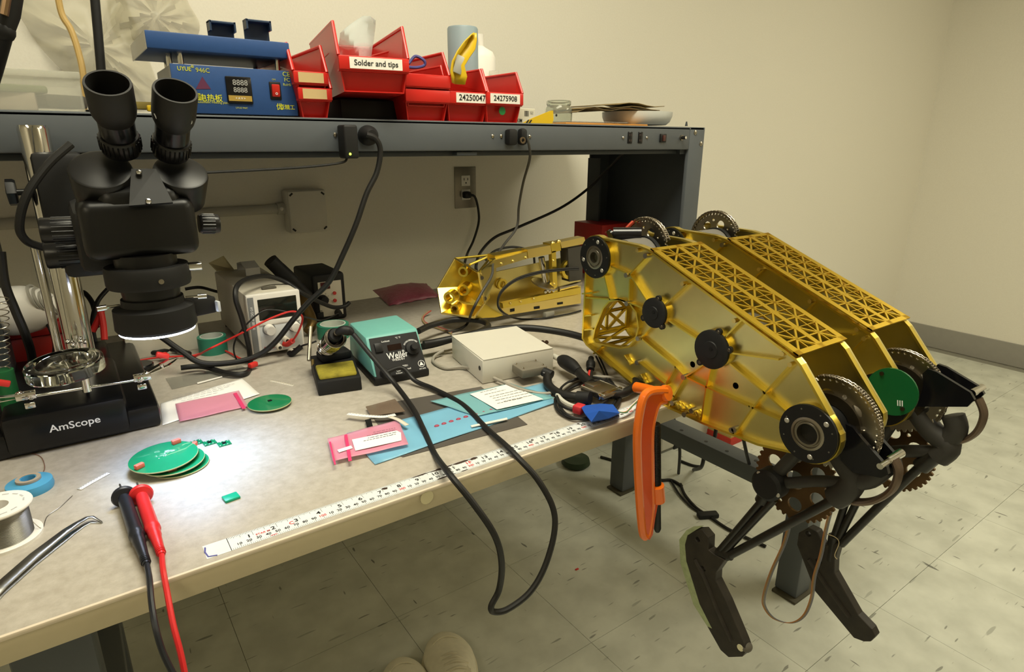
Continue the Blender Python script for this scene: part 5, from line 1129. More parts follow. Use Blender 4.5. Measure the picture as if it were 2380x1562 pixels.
# blue tape wad
bt_ = thing('taped_joint', tb(1390, 960), 'wad of bright blue tape around a wire joint at the bench edge', 'tape'); bm_ = mat('blue_painter_tape', '1F55B4', .45, 0, .10, 30)
rnd = random.Random(3); pts = [(1350, 945), (1362, 942), (1395, 938), (1425, 940), (1440, 960), (1415, 972), (1375, 980), (1360, 962)]
top = [tb(px, py, .018+rnd.uniform(-.003, .004)) for px, py in pts]; ctr = tb(1392, 955, .030); bot = [tb(px, py+3, .002) for px, py in pts]
n = len(pts); b = B().add(top+bot+[ctr, tb(1392, 960, .002)], [(i, (i+1) % n, 2*n) for i in range(n)]+[((i+1) % n, i, n+i, n+(i+1) % n) for i in range(n)]+[(n+(i+1) % n, n+i, 2*n+1) for i in range(n)]); b.build('tape_wad', bm_, bt_, 0)
B().box(tb(1346, 950, .012), (.018, .016, .014), .003, M.Rotation(.3, 3, 'Z')).build('red_sleeve', mat('red_sleeve', 'C8323A', .4), bt_)
B().cable([tb(1345, 948, .012), tb(1320, 940, .008), tb(1300, 925, .008), tb(1292, 905, .006)], .0042, 6, 8).build('grey_lead', mat('pale_sleeve', 'C9C6BA'), bt_)
for i, m_ in enumerate((whitetxt, mat('wire_orange', 'B0713C'), mat('wire_green', '3A7A50', .5))): B().cable([tb(1440, 958, .012), tb(1455, 955+i*2, .010), tb(1470, 940+i*2, .014), tb(1487, 925+i, .016), tb(1500, 913, .020)], .0009, 6, 5).build('signal_wire', m_, bt_)

# ------------------------------------------------------------------ orange C-clamp
cl = thing('c_clamp', at(1510, 930, y=-.01), 'orange C-clamp with a black screw holding the robot to the bench edge', 'clamp')
YC = -.030
spine = [(1545, 915), (1520, 908), (1502, 915), (1492, 940), (1486, 975), (1482, 1010), (1482, 1080), (1486, 1150), (1490, 1200), (1496, 1240)]
def band(pts, w0, y0, y1, nm, m, par):
    pass
outer = [(1548, 905), (1522, 905), (1503, 908), (1492, 925), (1484, 960), (1478, 1000), (1479, 1080), (1484, 1170), (1490, 1235), (1496, 1250), (1506, 1252), (1513, 1240), (1519, 1200), (1526, 1165), (1532, 1148), (1520, 1146), (1518, 1130), (1517, 1060), (1515, 1010), (1519, 975), (1527, 950), (1534, 938), (1548, 936)]
poly = [at(px, py, y=YC) for px, py in outer]
fr = B().prism([(p.x, p.z) for p in poly], (0, YC, 0), (1, 0, 0), (0, 0, 1), -.004, .004).build('web', mat('orange_dark', 'E2520E', .35, coat=.2), cl, 0)
def rim(pl, r, nm):
    return B().tube(cr([at(px, py, y=YC) for px, py in pl], 5), r, 10).build(nm, orange, cl)
rim([(1546, 908), (1522, 908), (1503, 914), (1493, 932), (1486, 965), (1481, 1010), (1482, 1080), (1487, 1170), (1493, 1235), (1500, 1248)], .0068, 'outer_rim')
rim([(1546, 932), (1530, 938), (1521, 962), (1514, 1000), (1513, 1060), (1514, 1130), (1515, 1180), (1508, 1235), (1500, 1248)], .0052, 'inner_rim')
pj = at(1545, 922, y=YC)
B().lathe([(0, 0), (.012, 0), (.013, .003), (.012, .010), (0, .011)], pj+V((.0, .004, .004)), (.2, -.9, .35), 24).build('jaw_boss', orange, cl)
B().tube([at(1535, 915, y=YC), V((pj.x+.01, .02, T+.030)), V((pj.x+.012, .04, T+.026))], .009, 12).build('top_jaw', orange, cl)
s0 = at(1525, 985, y=YC); s1 = at(1528, 1235, y=YC+.004); b = B(); n = 60
prof = [(0, 0)]
L_ = (s1-s0).length
for i in range(n): prof += [(.0062, L_*.72*i/n), (.0072, L_*.72*(i+.5)/n)]
prof += [(.0062, L_*.72), (.0062, L_*.97), (.004, L_), (0, L_)]
B().lathe(prof, s0, s1-s0, 16).build('screw', mat('black_oxide', '191919', .45, .3), cl)
B().tube([at(1527, 1128, y=YC), at(1530, 1163, y=YC)], .0115, 18).build('screw_boss', orange, cl)
B().cyl(V((s0.x, YC+.012, T-.0405)), s0, .006, n=16).build('pressure_pad', mat('black_oxide', '191919'), cl)

# ------------------------------------------------------------------ gold gearbox frame behind the white box
gf = thing('robot_arm_frame', (.80, .55, T), 'gold machined robot arm frame lying on the bench left of the legs', 'robot part')
YG = .515
def gq(nm, pts, m, y=YG, t=.006, par=gf):
    q = [at(px, py, y=y) for px, py in pts]
    return B().prism([(p.x, p.z) for p in q], (0, y, 0), (1, 0, 0), (0, 0, 1), -t, 0).build(nm, m, par, 0)
def gz(px, py, y=YG): return at(px, py, y=y)
gq('back_panel', [(1115, 640), (1350, 590), (1350, 705), (1130, 735)], gold_panel, YG+.05, .004)
gq('top_beam', [(1148, 605), (1225, 586), (1226, 601), (1150, 624)], gold_panel, YG, .02)
gq('top_beam', [(1226, 580), (1280, 570), (1282, 590), (1228, 601)], gold_lite, YG-.002, .024)
gq('top_block', [(1280, 567), (1302, 563), (1304, 582), (1283, 588)], gold, YG-.003, .03)
gq('top_beam', [(1302, 563), (1358, 551), (1362, 566), (1306, 577)], gold_lite, YG-.002, .026)
gq('top_flange', [(1150, 594), (1225, 580), (1226, 588), (1150, 608)], gold, YG+.012, .03)
gq('vertical_strut', [(1282, 585), (1292, 583), (1296, 678), (1286, 681)], gold, YG-.003, .012)
gq('lower_beam', [(1168, 705), (1350, 668), (1350, 682), (1170, 717)], gold, YG, .014)
gq('lower_plate', [(1165, 717), (1350, 684), (1350, 705), (1175, 733)], gold_lite, YG+.004, .006)
gq('gear_housing', [(1320, 578), (1354, 572), (1354, 650), (1324, 655)], mat('dark_grey_metal', '45433E', .5, .3), YG-.001, .03)
for px, py, w_, h_ in ((1248, 716, 13, 6), (1302, 706, 13, 5), (1191, 722, 10, 7)): gq('slot', [(px-w_/2, py-h_/2), (px+w_/2, py-h_/2-2), (px+w_/2, py+h_/2-2), (px-w_/2, py+h_/2)], mat('void', '050505'), YG+.0032, .0005)
for px, py in ((1165, 613), (1192, 607), (1222, 599), (1186, 705), (1210, 701), (1240, 694), (1286, 606), (1288, 660)): scr(gz(px, py, YG-.001 if px < 1280 else YG-.004), r=.0032, par=gf, m=gold_lite)
for px, py in ((1284, 566), (1298, 562)): B().ball(gz(px, py, YG+.005), .006, 6).build('bolt', gold_lite, gf)
c = gz(1318, 625, YG+.012); B().ring(c, (0, -1, 0), .016, .024, .01, 24).build('bore_ring', gold, gf)
c = gz(1165, 660, YG+.046); B().ring(c, (0, -1, 0), .008, .013, .006, 20).build('bore_ring', gold, gf)
B().tube([gz(1258, 598, YG+.02), gz(1268, 655, YG+.02)], .0075, 14).build('drive_shaft', chrome, gf)
gr = gz(1266, 662, YG+.015)
B().lathe([(0, 0), (.034, 0), (.034, .004), (0, .005)], gr, (.18, -.25, 1), 40).build('gear_wheel', steel, gf)
for k in range(5): B().ball(gr+V((-.012+.006*k, -.018, -.012+.004*(k % 2))), .0045, 6).build('bolt', chrome, gf)
B().tube([gz(1298, 672, YG+.01), gz(1350, 658, YG+.01)], .006, 10).build('lead_screw', steel, gf)
# angled end housing
ex = gz(1113, 635).x; ey = YG; zlo = T+.004
Pf = [gz(1112, 636), gz(1125, 706)]
e = dict(tb_=at(1058, 601, y=YG+.10), l=at(1018, 670, y=YG+.10), bl=at(1027, 728, y=YG+.06), br=at(1102, 738, y=YG-.005), fr=at(1126, 706, y=YG-.002), ft=at(1112, 634, y=YG-.002), tr=at(1145, 592, y=YG+.09))
cen = (e['tb_']+e['l']+e['bl']+e['br']+e['fr']+e['ft'])/6 + V((.035, .01, 0))
b = B(); ks = ['tb_', 'l', 'bl', 'br', 'fr', 'ft']; V6 = [e[k_] for k_ in ks]; In = [p.lerp(cen, .30)+V((.025, .0, 0)) for p in V6]
b.add(V6+In, [(i, (i+1) % 6, 6+(i+1) % 6, 6+i) for i in range(6)]+[tuple(range(6, 12))]); o = b.build('end_housing', gold, gf, 0); o.modifiers.new('s', 'SOLIDIFY').thickness = .003
for a_, c_ in ((0, 1), (1, 2), (2, 3), (3, 4), (4, 5), (5, 0)): B().tube([V6[a_], V6[c_]], .0026, 6).build('edge_bar', gold_lite, gf)
for i in (1, 2, 3, 5):
    B().tube([In[i], V6[i]], .003, 6).build('web_rib', gold_lite, gf)
for (px, py, r) in ((1048, 690, .014), (1080, 672, .014), (1092, 715, .016), (1060, 715, .010), (1080, 630, .012)):
    p = at(px, py, y=YG+.05); B().ring(p+V((-.008, -.006, 0)), (.8, .55, .1), r*.62, r, .022, 20).build('bearing_pocket', gold, gf)
B().tube([e['tb_'], e['tr']], .003, 6).tube([e['ft'], e['tr']], .003, 6).tube([e['ft'], e['tr']+V((.03, 0, .0))], .003, 6).tube([e['tr'], at(1092, 615, y=YG+.06)], .003, 6).build('top_truss', gold, gf)
gq('front_gusset', [(1114, 634), (1152, 600), (1154, 640), (1128, 706)], gold_panel, YG+.001, .003)
gq('foot_gusset', [(1126, 706), (1170, 733), (1150, 738), (1102, 740)], gold, YG-.001, .003)
for px, py in ((1120, 646), (1127, 694)): B().cyl(gz(px, py, YG-.003), gz(px, py, YG+.002), .0045, n=12).build('bolt_hole', darksteel, gf)
# pink bubble bag and ribbon offcut behind
g = []
for i in range(13):
    row = []
    for j in range(13):
        u_, v_ = i/12, j/12; A_, B_, C_, D_ = tb(866, 676), tb(990, 660), tb(1022, 690), tb(905, 712); p = (A_*(1-u_)+B_*u_)*(1-v_)+(D_*(1-u_)+C_*u_)*v_
        row.append(V((p.x, p.y, T+.002+.022*math.sin(PI*u_)**.6*math.sin(PI*v_)**.6+.002*math.sin(i*2.2)*math.sin(j*2.2))))
    g.append(row)
bb_ = sheet('bubble_bag', g, mat('pink_bubble', 'A8586A', .35, 0, .25, 120, .6), 'pink bubble-wrap bag lying near the back wall', 'bag', .0008)
rb_ = thing('ribbon_offcut', tb(1010, 745), 'flat offcut of orange and grey ribbon wire behind the soldering station', 'cable')
for i, m_ in enumerate((mat('wire_red', 'B2442E', .5), mat('wire_grey', '8B8078'), mat('wire_tan', '9C8250'))):
    B().cable([tb(1002-i*3, 722, .012), tb(985-i*2, 736+i, .004), tb(990, 750+i*2, .003), tb(1020, 760+i*2, .003), tb(1050, 772+i*2, .003)], .0014, 6, 6).build('strand', m_, rb_)
# red box under the shelf at the right
rx = at(1368, 548, y=.86); rbx = B().span((rx.x, .80, T), (rx.x+.12, .93, at(1400, 524, y=.80).z), .001).build('red_box', mat('red_card', 'A0201C', .5), None, 30, 'red cardboard box under the right end of the shelf', 'box')
lettering('o maxon', .012, V((rx.x+.034, .7995, at(1390, 541, y=.80).z)), (1, 0, 0), (0, 0, 1), mat('pale_red_print', 'C98A80', .6), rbx)
# ------------------------------------------------------------------ wall fittings
YWI = YW-.001
KF = (YW+.6079)/(.956+.6079)
def wq(x, z): return CAM.x+(x-CAM.x)*KF, CAM.z+(z-CAM.z)*KF
ox, oz = wq(.869, 1.155)
op = thing('wall_outlet', (ox, YWI, oz), 'steel wall outlet plate with two white receptacles below the shelf', 'outlet')
B().box((ox, YW-.0015, oz), (.083, .003, .134), .002).build('plate', mat('brushed_plate', '8A857A', .4, .8, .08, 80), op)
for dz in (.0225, -.0225):
    r_ = B().box((ox, YW-.004, oz+dz), (.034, .004, .034), .010, None, 4).build('receptacle', white, op)
    for dx in (-.007, .007): B().box((ox+dx, YW-.0062, oz+.005+dz), (.0023, .0006, .008)).build('slot', black, r_, 0)
    B().cyl((ox, YW-.0062, oz-.007+dz), (ox, YW-.0068, oz-.007+dz), .0025, n=10).build('ground_hole', black, r_)
jx_, jz = wq(.398, 1.1185)
jb = thing('junction_box', (jx_, YW, jz), 'square white junction box on the wall with a conduit', 'junction box')
B().box((jx_, YW-.024, jz), (.109, .048, .118), .006, None, 3).build('box', mat('white_box_plastic', 'CFCBC0', .5), jb)
lid = B().box((jx_, YW-.050, jz), (.104, .006, .113), .005, None, 3).build('lid', mat('white_lid', 'DAD6CB', .5), jb)
for sx, sz in ((-1, -1), (1, 1), (-1, 1), (1, -1)):
    B().box((jx_+sx*.044, YW-.0535, jz+sz*.048), (.011, .001, .005), .001, M.Rotation(sx*sz*.7, 3, 'Y')).build('lug_recess', black, lid)
zc = at(560, 490, y=YW-.012).z
B().cyl((jx_-.05, YW-.014, zc), (-.9, YW-.014, zc), .0125, n=20).build('conduit', mat('grey_conduit', 'BDBAB0', .5), jb)
B().cyl((jx_-.053, YW-.014, zc), (jx_-.075, YW-.014, zc), .016, n=20).build('conduit_collar', mat('grey_conduit', 'A9A69C'), jb)
B().ball((jx_-.066, YW-.031, zc+.001), .0055, 6).build('conduit_screw', white, jb)

# ------------------------------------------------------------------ power adapter and plugs on the shelf front
ad = thing('power_adapter', at(808, 330, y=YS0), 'black power adapter with a green light plugged into the shelf front', 'adapter')
a, c = at(790, 290, y=YS0-.02), at(828, 368, y=YS0-.02)
B().box(((a.x+c.x)/2, YS0-.0195, (a.z+c.z)/2), (c.x-a.x, .035, a.z-c.z), .004, None, 3).build('case', blackm, ad)
B().ball(at(814, 358, y=YS0-.037), .0022, 6).build('power_light', mat('green_led', '9BE020', .4, emit='B8F030', estr=6), ad)
B().cable([at(806, 368, y=YS0-.02), at(800, 376, y=YS0-.022), at(770, 382, y=YS0-.03), at(700, 389, y=YS0-.03), at(600, 395, y=YS0-.04), at(480, 401, y=YS0-.05)], .0022, 7, 8).build('lead', rubber, ad)
c1 = thing('mains_cord', at(852, 315, y=YS0), 'thick black mains cord from the shelf plug down across the power supply', 'cable')
B().lathe([(0, .028), (.010, .028), (.0175, .016), (.019, .006), (.018, 0)], at(852, 315, y=YS0), (0, -1, 0), 24).build('plug', blackm, c1)
B().cable([at(852, 313, y=YS0-.026), at(873, 322, y=YS0-.03), at(884, 350, y=YS0-.03), at(876, 400, y=YS0-.03), at(852, 450, y=YS0-.03), at(828, 520, y=YS0-.03), at(798, 590, y=.545), at(765, 655, y=.55), at(715, 705, y=.555), at(680, 745, y=.555), at(640, 795, y=.56), at(600, 826, y=.565), at(545, 842, y=.57), at(470, 844, y=.58), at(420, 815, y=.60), at(370, 780, y=.63), at(345, 768, y=.65)], .0052, 7, 10).build('cord', rubber, c1)
c2 = thing('looped_lead', tb(580, 850), 'black lead arching over the top of the white power supply', 'cable')
B().cable([tb(420, 855, .012), tb(470, 852, .010), tb(530, 868, .008), tb(570, 868, .006), at(582, 850, y=.585), at(577, 800, y=.585), at(562, 740, y=.58), at(548, 695, y=.58), at(552, 664, y=.60), at(580, 647, y=.64), at(622, 642, y=.68), at(665, 656, y=.68), at(705, 683, y=.66), at(745, 703, y=.72), at(775, 714, y=.76), at(800, 712, y=.775), at(812, 703, y=.78)], .0048, 7, 10).build('cord', rubber, c2)
for i, (pts, m_, nm, lb) in enumerate((
    ([at(668, 800, y=.596), at(680, 792, y=.58), at(694, 770, y=.57), at(703, 742, y=.57), at(695, 728, y=.57), at(672, 725, y=.575), at(625, 742, y=.575), at(570, 770, y=.58), at(520, 795, y=.60), at(485, 812, y=.60), tb(455, 828, .004), tb(440, 832, .004)], redw, 'red_lead', 'red test lead from the power supply terminal'),
    ([at(680, 822, y=.59), at(700, 805, y=.585), at(722, 798, y=.57), at(735, 793, y=.57)], rubber, 'black_lead', 'black test lead plugged into the lower terminal'),
    ([at(787, 728, y=.78), at(750, 744, y=.70), at(715, 738, y=.60), at(680, 728, y=.578), at(640, 721, y=.582), at(610, 724, y=.582), at(575, 752, y=.584), at(550, 785, y=.59), at(543, 812, y=.60), tb(552, 838, .004), tb(575, 842, .004)], rubber, 'thin_lead', 'thin black lead hanging in front of the display'))):
    o = thing(nm, pts[0], lb, 'cable'); B().cable(pts, .0020 if i != 2 else .0016, 7, 8).build('wire', m_, o)
    if i < 2: B().tube(cr([pts[0]+V((-.004, .008, 0)), pts[0], pts[1]], 4), .0055, 12).build('banana_plug', m_ if i == 0 else blackm, o)
c4 = thing('plug_cord', at(1200, 318, y=YS0), 'thin dark cord from the shelf double plug down behind the gold frame', 'cable')
B().box(at(1188, 319, y=YS0-.010), (.024, .022, .034), .006).build('plug', blackm, c4); B().box(at(1214, 318, y=YS0-.010), (.018, .020, .036), .007).build('plug', blackm, c4)
B().ring(at(1214, 326, y=YS0-.022), (0, -1, 0), .004, .007, .003, 18).build('plug_ring', mat('brown_ring', '5A4A34', .4), c4)
B().cable([at(1224, 318, y=YS0-.018), at(1230, 340, y=YS0-.02), at(1231, 370, y=YS0-.01), at(1216, 425, y=.60), at(1206, 480, y=.62), at(1201, 528, y=.62), at(1172, 568, y=.60), at(1148, 605, y=.53), at(1143, 640, y=.49), at(1120, 680, y=.47), at(1098, 722, y=.47), at(1086, 752, z=T+.006), tb(1068, 765, .004), tb(1040, 772, .004)], .0030, 7, 8).build('cord', mat('dark_grey_sheath', '3A3834', .5), c4)
c5 = thing('outlet_cable', (ox, YW-.02, oz-.02), 'black cord plugged into the lower wall outlet', 'cable')
B().box(at(1085, 453, y=YW-.018), (.026, .024, .022), .006).build('plug', blackm, c5)
B().cable([at(1090, 453, y=YW-.028), at(1104, 458, y=YW-.03), at(1112, 490, y=YW-.03), at(1112, 520, y=YW-.03), at(1100, 560, y=YW-.03), at(1086, 590, y=YW-.04), at(1078, 625, y=1.02), at(1080, 660, y=.95), tb(1085, 690, .004)], .0042, 7, 8).build('cord', rubber, c5)
c6 = thing('shelf_cord', at(1365, 440, y=.93), 'black cable running diagonally from the shelf end to the gold frame', 'cable')
B().cable([at(1452, 352, y=.75), at(1410, 395, y=.85), at(1365, 440, y=.92), at(1300, 485, y=.91), at(1200, 530, y=.90), at(1150, 552, y=.88), at(1118, 585, y=.82), at(1107, 615, y=.72), at(1108, 640, y=.66), at(1110, 700, z=T+.005)], .0042, 7, 8).build('cord', rubber, c6)
c7 = thing('frame_cable', gz(1160, 690), 'black cable loop threaded through the gold arm frame', 'cable')
for dz in (0, 4): B().cable([gz(1345, 622+dz, YG-.012), gz(1300, 625+dz, YG-.014), gz(1250, 632+dz, YG-.014), gz(1200, 648+dz, YG-.018), gz(1166, 675+dz, YG-.022), gz(1157, 705+dz, YG-.025), gz(1172, 728, YG-.03), tb(1205, 741, .005), tb(1260, 740, .004), tb(1320, 730, .004), tb(1350, 722, .004)], .0022, 7, 8).build('loop', rubber, c7)
B().cable([at(1128, 605, y=.70), at(1150, 583, y=.70), at(1190, 574, y=.70), at(1225, 580, y=.70), at(1240, 592, y=.69), at(1243, 640, y=.69), tb(1245, 690, .004)], .003, 7, 8).build('arch', rubber, c7)
B().box(tb(1275, 730, .010), (.030, .014, .014), .003, M.Rotation(.1, 3, 'Z')).build('grey_connector', mat('grey_conn', '8A887E', .45), c7)

# ------------------------------------------------------------------ left background clutter
tbx = thing('red_toolbox', at(70, 800, y=.74), 'dark red steel toolbox behind the microscope pillar', 'toolbox'); x0, x1 = -.55, at(168, 800, y=.70).x
B().span((x0, .70, T), (x1, .90, T+.085), .004).build('body', mat('tool_red', '8E1712', .4, 0, .1), tbx); B().span((x0, .695, T+.085), (x1+.002, .905, T+.11), .006).build('lid', mat('tool_red', '8E1712'), tbx); B().span((x0, .697, T+.04), (x1, .701, T+.043)).build('seam', mat('seam_brown', '5A2A1A', .5), tbx)
hg = thing('white_hand_tool', at(45, 720, y=.62), 'white rounded hand tool with ribbed grey end on the toolbox', 'tool'); hc = at(38, 722, y=.66)
B().ball(hc, .045, 12, (1.35, .9, .9)).build('shell', white, hg)
for k in range(5): B().ring(hc+V((.030+.006*k, -.012, .018-.004*k)), (.8, -.2, .3), .022-.0015*k, .0255-.002*k, .003, 24).build('rib', mat('rib_grey', 'A7A49A', .5), hg)
B().span((hc.x-.03, .68, T+.112), (hc.x+.02, .74, hc.z-.03), .002).build('cradle', black, hg)
spg = thing('spring_holder', at(5, 840, y=.47), 'thin steel spring holder with a green base at the left frame edge', 'holder'); b = B(); s0_, s1_ = at(6, 860, y=.45), at(2, 690, y=.45)
pts = [s0_.lerp(s1_, i/160)+V((.0085*math.cos(i*.45), .0085*math.sin(i*.45), 0)) for i in range(161)]; b.tube(pts, .0007, 5).build('spring', steel, spg)
B().cyl(V((s0_.x, s0_.y, T+.036)), s0_, .012, n=20).build('base', mat('green_base', '1D6A3A', .4), spg)
for i, (pts, r) in enumerate((
    ([at(2, 585, y=.57), at(12, 660, y=.565), at(35, 720, y=.56), at(60, 780, y=.56), at(74, 830, y=.60), at(70, 870, y=.63), tb(40, 900, .006), tb(25, 890, .006)], .0062),
    ([at(100, 735, y=.66), at(120, 760, y=.64), at(132, 800, y=.63), at(128, 840, y=.64)], .0062),
    ([at(150, 745, y=.86), at(185, 680, y=.90), at(215, 705, y=.88), at(225, 760, y=.84)], .005),
    ([at(250, 672, y=.86), at(225, 705, y=.84), at(215, 760, y=.80), tb(230, 830, .01)], .0045),
    ([at(430, 672, y=.90), at(465, 668, y=.90), at(505, 678, y=.93), at(560, 690, y=.94)], .0035),
    ([tb(330, 808, .008), tb(360, 820, .008), tb(400, 812, .008), tb(440, 822, .010)], .005))):
    B().cable(pts, r, 7, 10).build('black_cable', rubber, label=['thick black cable curving down at the left frame edge', 'black cable behind the round magnifier lens', 'black cable arching behind the chrome pillar', 'black cable bending behind the ring light', 'black cable against the wall left of the power supply', 'black cable on the bench below the ring light'][i], cat='cable')
for i, (pts) in enumerate(([at(215, 770, y=.76), at(232, 735, y=.76), at(236, 715, y=.76)], [at(243, 790, y=.74), at(240, 755, y=.75), at(234, 722, y=.76)])):
    B().cable(pts, .0058, 5, 10).build('red_clip_lead', redw, label=['left red clip lead hanging behind the pillar', 'right red clip lead hanging behind the pillar'][i], cat='cable')
for i, pts in enumerate(([tb(288, 790, .03), tb(310, 812, .012), tb(335, 822, .004)], [tb(378, 770, .03), tb(330, 805, .016), tb(300, 832, .006)], [tb(300, 842, .004), tb(360, 832, .006), tb(420, 828, .006), tb(450, 826, .004), tb(510, 812, .004), tb(560, 834, .005), tb(582, 838, .006)])):
    B().cable(pts, .0018, 7, 8).build('red_wire', redw, label=['short red wire slanting down below the ring light', 'red wire crossing below the ring light', 'long red wire winding past the green tape roll'][i], cat='wire')
for i, p in enumerate((tb(378, 826, .012), tb(588, 848, .010))): B().box(p, (.018, .010, .010), .003, M.Rotation(.5, 3, 'Z')).build('red_clip', redw, label=['red clip cover by the alligator clip', 'red clip cover at the foot of the power supply'][i], cat='clip')
B().lathe([(0, 0), (.024, 0), (.024, .006), (.022, .008), (0, .008)], tb(325, 855, .0), (0, 0, 1), 32).build('black_disc', blackg, label='black round lid beside the microscope base', cat='lid')
# shelf, far left
pbx = thing('clear_box', at(80, 205, y=.66), 'clear plastic storage box with odds and ends at the left of the shelf', 'box')
bx1 = at(190, 240, y=.64).x; bx0 = -.36; bz = at(85, 165, y=.62).z
b = B()
for q in ([(bx0, .60, ZT), (bx1, .60, ZT), (bx1, .60, bz), (bx0, .60, bz)], [(bx1, .60, ZT), (bx1, .80, ZT), (bx1, .80, bz), (bx1, .60, bz)], [(bx0, .80, ZT), (bx1, .80, ZT), (bx1, .80, bz), (bx0, .80, bz)], [(bx0, .60, ZT+.001), (bx1, .60, ZT+.001), (bx1, .80, ZT+.001), (bx0, .80, ZT+.001)]): b.plate(q, .0015)
b.build('box', mat('cloudy_plastic', 'D9D8CC', .2, 0, .03, 10, trans=.5, ior=1.1, alpha=.5), pbx, 0)
B().span((bx0-.003, .596, bz-.010), (bx1+.003, .804, bz), .002).build('lid', mat('cloudy_plastic', 'D9D8CC'), pbx)
for i, (px, py, sz, cl_, lb) in enumerate(((20, 232, (.07, .04, .03), 'C7B8A8', 'pale card box inside the clear storage box'), (30, 205, (.08, .05, .012), '7F8A62', 'green foam piece inside the clear storage box'), (140, 236, (.06, .05, .02), '4A4640', 'dark crumpled pouch inside the clear storage box'))):
    p = at(px, py, y=.67); B().box((p.x, .69, max(p.z, ZT+.004+sz[2]/2)), sz, .004, M.Rotation(.2*i, 3, 'Z')).build('stored_item', mat('stored_%d' % i, cl_, .6), None, label=lb, cat='item')
B().box(at(335, 246, y=.66), (.05, .02, .012), .002).build('tan_strip', mat('tan_wood', '8A7A3C', .6), label='tan wooden strip behind the eyepieces', cat='strip'); B().box(at(354, 252, y=.64), (.016, .012, .010), .002).build('yellow_block', yl, label='small yellow block behind the right eyepiece', cat='block')
# lamp arms and hoses rising out of the picture
la = thing('lamp_arm', (at(240, 250, y=.80).x, .80, ZT), 'black lamp boom rod rising behind the left eyepiece', 'lamp arm'); B().tube([V((at(240, 250, y=.80).x, .80, ZT)), at(228, 80, y=.80), at(210, -120, y=.80)], .0075, 12).build('rod', blackm, la)
B().lathe([(0, 0), (.03, 0), (.03, .012), (0, .014)], (at(240, 250, y=.80).x, .80, ZT), (0, 0, 1), 24).build('clamp_foot', blackm, la)
B().cable([at(120, -120, y=.86), at(140, 20, y=.86), at(165, 70, y=.85), at(182, 120, y=.84), at(194, 180, y=.83), V((at(192, 250, y=.83).x, .83, ZT+.004))], .0055, 7, 10).build('tan_hose', mat('tan_hose', 'C2A263', .5), label='tan flexible hose rising behind the clear storage box', cat='hose')
ga = thing('gooseneck_lamp', at(10, 60, y=.30), 'dark magnifier lamp head at the top left corner', 'lamp'); B().tube([at(30, -60, y=.30), at(16, 30, y=.30), at(4, 78, y=.30)], [.012, .012, .010], 14).build('arm', blackm, ga); B().tube([at(22, -40, y=.286), at(9, 35, y=.286)], .004, 8).build('bright_strip', mat('bronze_strip', '8A7054', .3, .7), ga); B().ball(at(5, 72, y=.30), .012, 8).build('knuckle', blackm, ga); B().tube([at(4, 78, y=.30), at(-18, 160, y=.34), at(-60, 300, y=.40), V((-.36, .42, T+.03))], .010, 12).build('lower_arm', blackm, ga); B().lathe([(0, 0), (.05, 0), (.05, .02), (.03, .03), (0, .03)], (-.40, .34, T), (0, 0, 1), 24).build('base', blackm, ga); B().tube([V((-.36, .42, T+.03)), V((-.40, .34, T+.025))], .010, 12).build('elbow', blackm, ga)
# translucent bags hung on the wall
hazy = mat('hazy_film', 'CFC9AE', .35, 0, .06, 8, .05, alpha=.38)
def wallbag(name, outline, ctrx, label, seed):
    rnd = random.Random(seed); n = len(outline); cx_ = sum(p[0] for p in outline)/n; cy_ = sum(p[1] for p in outline)/n; rings = []
    for k, s_ in enumerate((1, .82, .6, .35, .12)):
        rings.append([at(cx_+(px-cx_)*s_, cy_+(py-cy_)*s_, y=YW-.004-(.05*(1-s_)**.5)-.014*math.sin(i*1.7+k*1.3+seed)*(1 if k else 0)) for i, (px, py) in enumerate(outline)])
    b = B().add([p for r in rings for p in r], [(k*n+i, k*n+(i+1) % n, (k+1)*n+(i+1) % n, (k+1)*n+i) for k in range(4) for i in range(n)]+[tuple(4*n+i for i in range(n))])
    o = b.build(name, hazy, None, 80, label, 'bag'); return o
def dens(pl): return [(p.x, p.y) for p in cr([V((a, c_, 0)) for a, c_ in pl], 4, True)]
wallbag('hanging_bag', dens([(25, -40), (60, 60), (130, 150), (230, 230), (330, 255), (370, 220), (340, 120), (300, 20), (250, -60)]), 0, 'large translucent plastic bag hanging on the wall behind the microscope', 1)
wallbag('hanging_bag', dens([(262, -60), (255, 40), (285, 95), (360, 115), (440, 100), (465, 60), (440, 10), (400, -60)]), 0, 'smaller crumpled clear bag hanging above the blue hot plate', 4)
p = at(30, 690, y=.93); B().span((p.x-.03, .62, T), (p.x, .945, ZS0-.012)).build('inner_post', greydark, riser)

# ------------------------------------------------------------------ below the bench
fb = thing('floor_carton', (2.35, .72, 0), 'tan cardboard carton with red base stripe on the floor by the wall', 'box'); p = at(1683, 1030, z=0)
B().span((p.x, p.y-.03, 0), (p.x+.30, p.y+.10, .20), .002).build('carton', mat('tan_carton', 'B7A15C', .7), fb); B().span((p.x-.004, p.y-.035, 0), (p.x+.304, p.y+.10, .035), .001).build('red_band', mat('red_band', 'B03222', .6), fb)
wc = thing('floor_cabinet', (1.98, 1.05, 0), 'low white equipment cabinet on the floor under the bench end', 'cabinet')
xa = at(1536, 1045, y=.955).x; wcm = mat('white_cabinet', 'C4C2B6', .5, 0, .04)
B().span((xa, .955, .006), (xa+.62, 1.16, .60), .012, 3).build('body', wcm, wc)
B().span((xa+.004, .958, 0), (xa+.616, 1.15, .008)).build('plinth', mat('plinth_grey', '6A6A60', .6), wc)
for px, py, w_, h_ in ((1545, 985, .02, .05), (1571, 1040, .03, .035)):
    p = at(px, py, y=.954); B().box(p, (w_, .006, h_), .004).build('dark_slot', black, wc)
